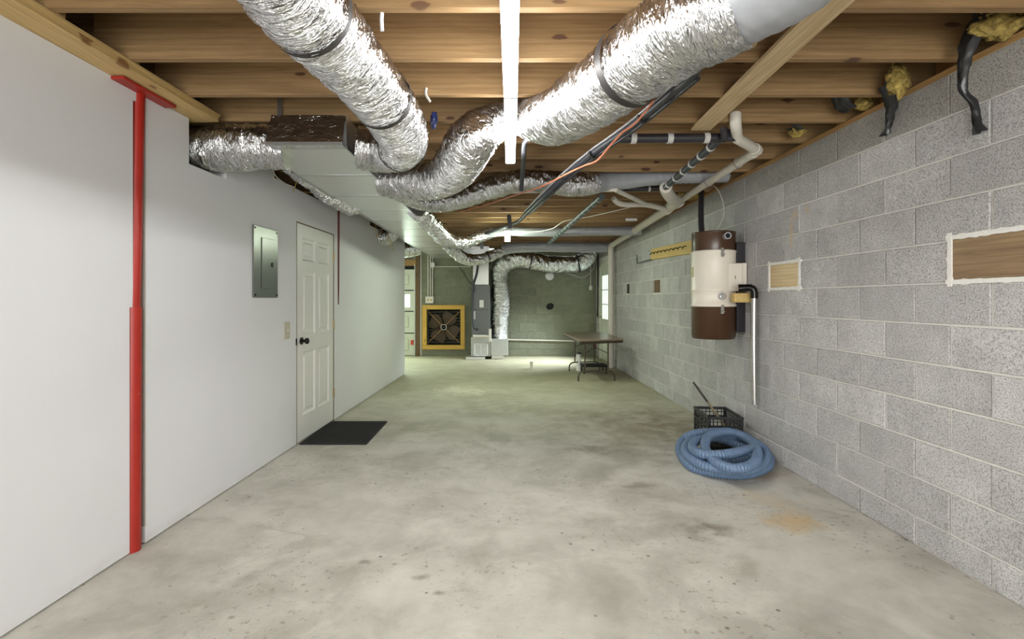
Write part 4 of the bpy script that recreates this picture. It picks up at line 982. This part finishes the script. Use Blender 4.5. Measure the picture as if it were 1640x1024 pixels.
# ---------------------------------------------------------------- back wall fittings
def bw(px, py): return P(px, py, YB)
m = MB(); c = bw(880, 442); m.lathe((c.x, YB-.004, c.z), [(.0, .03), (.07, .03), (.098, .022), (.102, 0)], 32, Matrix.Rotation(PI/2, 3, 'X')); tag(m.build('round_vent', M['white_metal']), 'round white vent cap high on the back wall', 'vent')
m = MB(); c = bw(881, 491); m.lathe((c.x, YB-.004, c.z), [(.0, .004), (.066, .004), (.08, .012), (.086, .0)], 8, Matrix.Rotation(PI/2, 3, 'X') @ Matrix.Rotation(PI/8, 3, 'Z') @ Matrix.Diagonal((1.08, .9, 1))); tag(m.build('wall_hole_disc', M['void']), 'black octagonal disc standing in for a dark hole in the back wall', 'hole')  # flat black disc for the darkness of a hole, nothing is cut
eb = thing('outlet_box', bw(688, 485), 'cream double outlet box with three conduits above the fan', 'outlet')
m = MB(); m.box(bw(682, 0).x, YB-.06, bw(0, 486).z, bw(695, 0).x, YB-.006, bw(0, 475).z, .006); m.build('box_body', M['pvc'], eb)
for px in (686, 689.5, 693):
    m = MB(); x = bw(px, 0).x; m.cyl((x, YB-.03, bw(0, 476).z), (x, YB-.03, 2.40), .012, 10); m.build('conduit', M['pvc'], eb)
for px in (685, 690): MB().box(bw(px, 0).x, YB-.064, bw(0, 482).z, bw(px+2, 0).x, YB-.059, bw(0, 479).z).build('socket', M['yellow_wire'], eb)
jb = thing('junction_box', bw(694, 428), 'small grey junction box with a level conduit high on the back wall', 'junction box')
m = MB(); m.box(bw(691, 0).x, YB-.10, bw(0, 429).z, bw(697, 0).x, YB-.045, bw(0, 421).z, .004); m.build('box_body', M['galv'], jb)
m = MB(); m.cyl((bw(697, 0).x, YB-.06, bw(0, 429).z+.02), (bw(754, 0).x, YB-.06, bw(0, 429).z+.02), .012, 10); m.build('conduit', M['pvc'], jb)
m = MB(); m.cyl((.16, YB-.03, .375), (2.1, YB-.03, .335), .018, 12); tag(m.build('condensate_pipe', M['pvc']), 'thin cream pipe running low along the back wall', 'pipe')
ob = thing('outlet_box', bw(945, 465), 'single cream outlet box near the rear right corner', 'outlet')
m = MB(); m.box(bw(943, 0).x, YB-.05, bw(0, 465).z, bw(948, 0).x, YB-.006, bw(0, 458).z, .004); m.build('box_body', M['pvc'], ob)
m = MB(); x = bw(945.5, 0).x; m.cyl((x, YB-.03, bw(0, 458).z), (x, YB-.03, 2.30), .010, 10); m.build('conduit', M['pvc'], ob)
m = MB(); tube(m, [P(862, 430, 11.2), P(890, 433, 11.2), P(915, 440, 11.2), P(932, 445, 11.2), P(945, 438, 11.2), P(952, 425, 11.2), P(953, 405, 11.2)], .010, .05, 8); tag(m.build('grey_cable', M['silver_cable']), 'grey cable sagging under the foil duct at the back wall', 'cable')
m = MB(); tube(m, [(XR-.02, 11.15, 2.3), (XR-.02, 11.15, 1.2), (XR-.03, 11.15, .95), (XR-.02, 11.10, .90), (XR-.03, 11.07, 1.0), (XR-.02, 11.06, 2.3)], .011, .05, 8); tag(m.build('corner_cable', M['black_wire']), 'dark cable loop hanging beside the rear exterior door', 'cable')
m = MB(); tube(m, [P(735, 428, 11.2), P(742, 436, 11.2), P(750, 450, 11.1), P(756, 456, 10.9)], .008, .05, 6); tag(m.build('control_wire', M['black_wire']), 'thin black control wire dropping to the air handler', 'wire')

print('objects', len(bpy.data.objects))
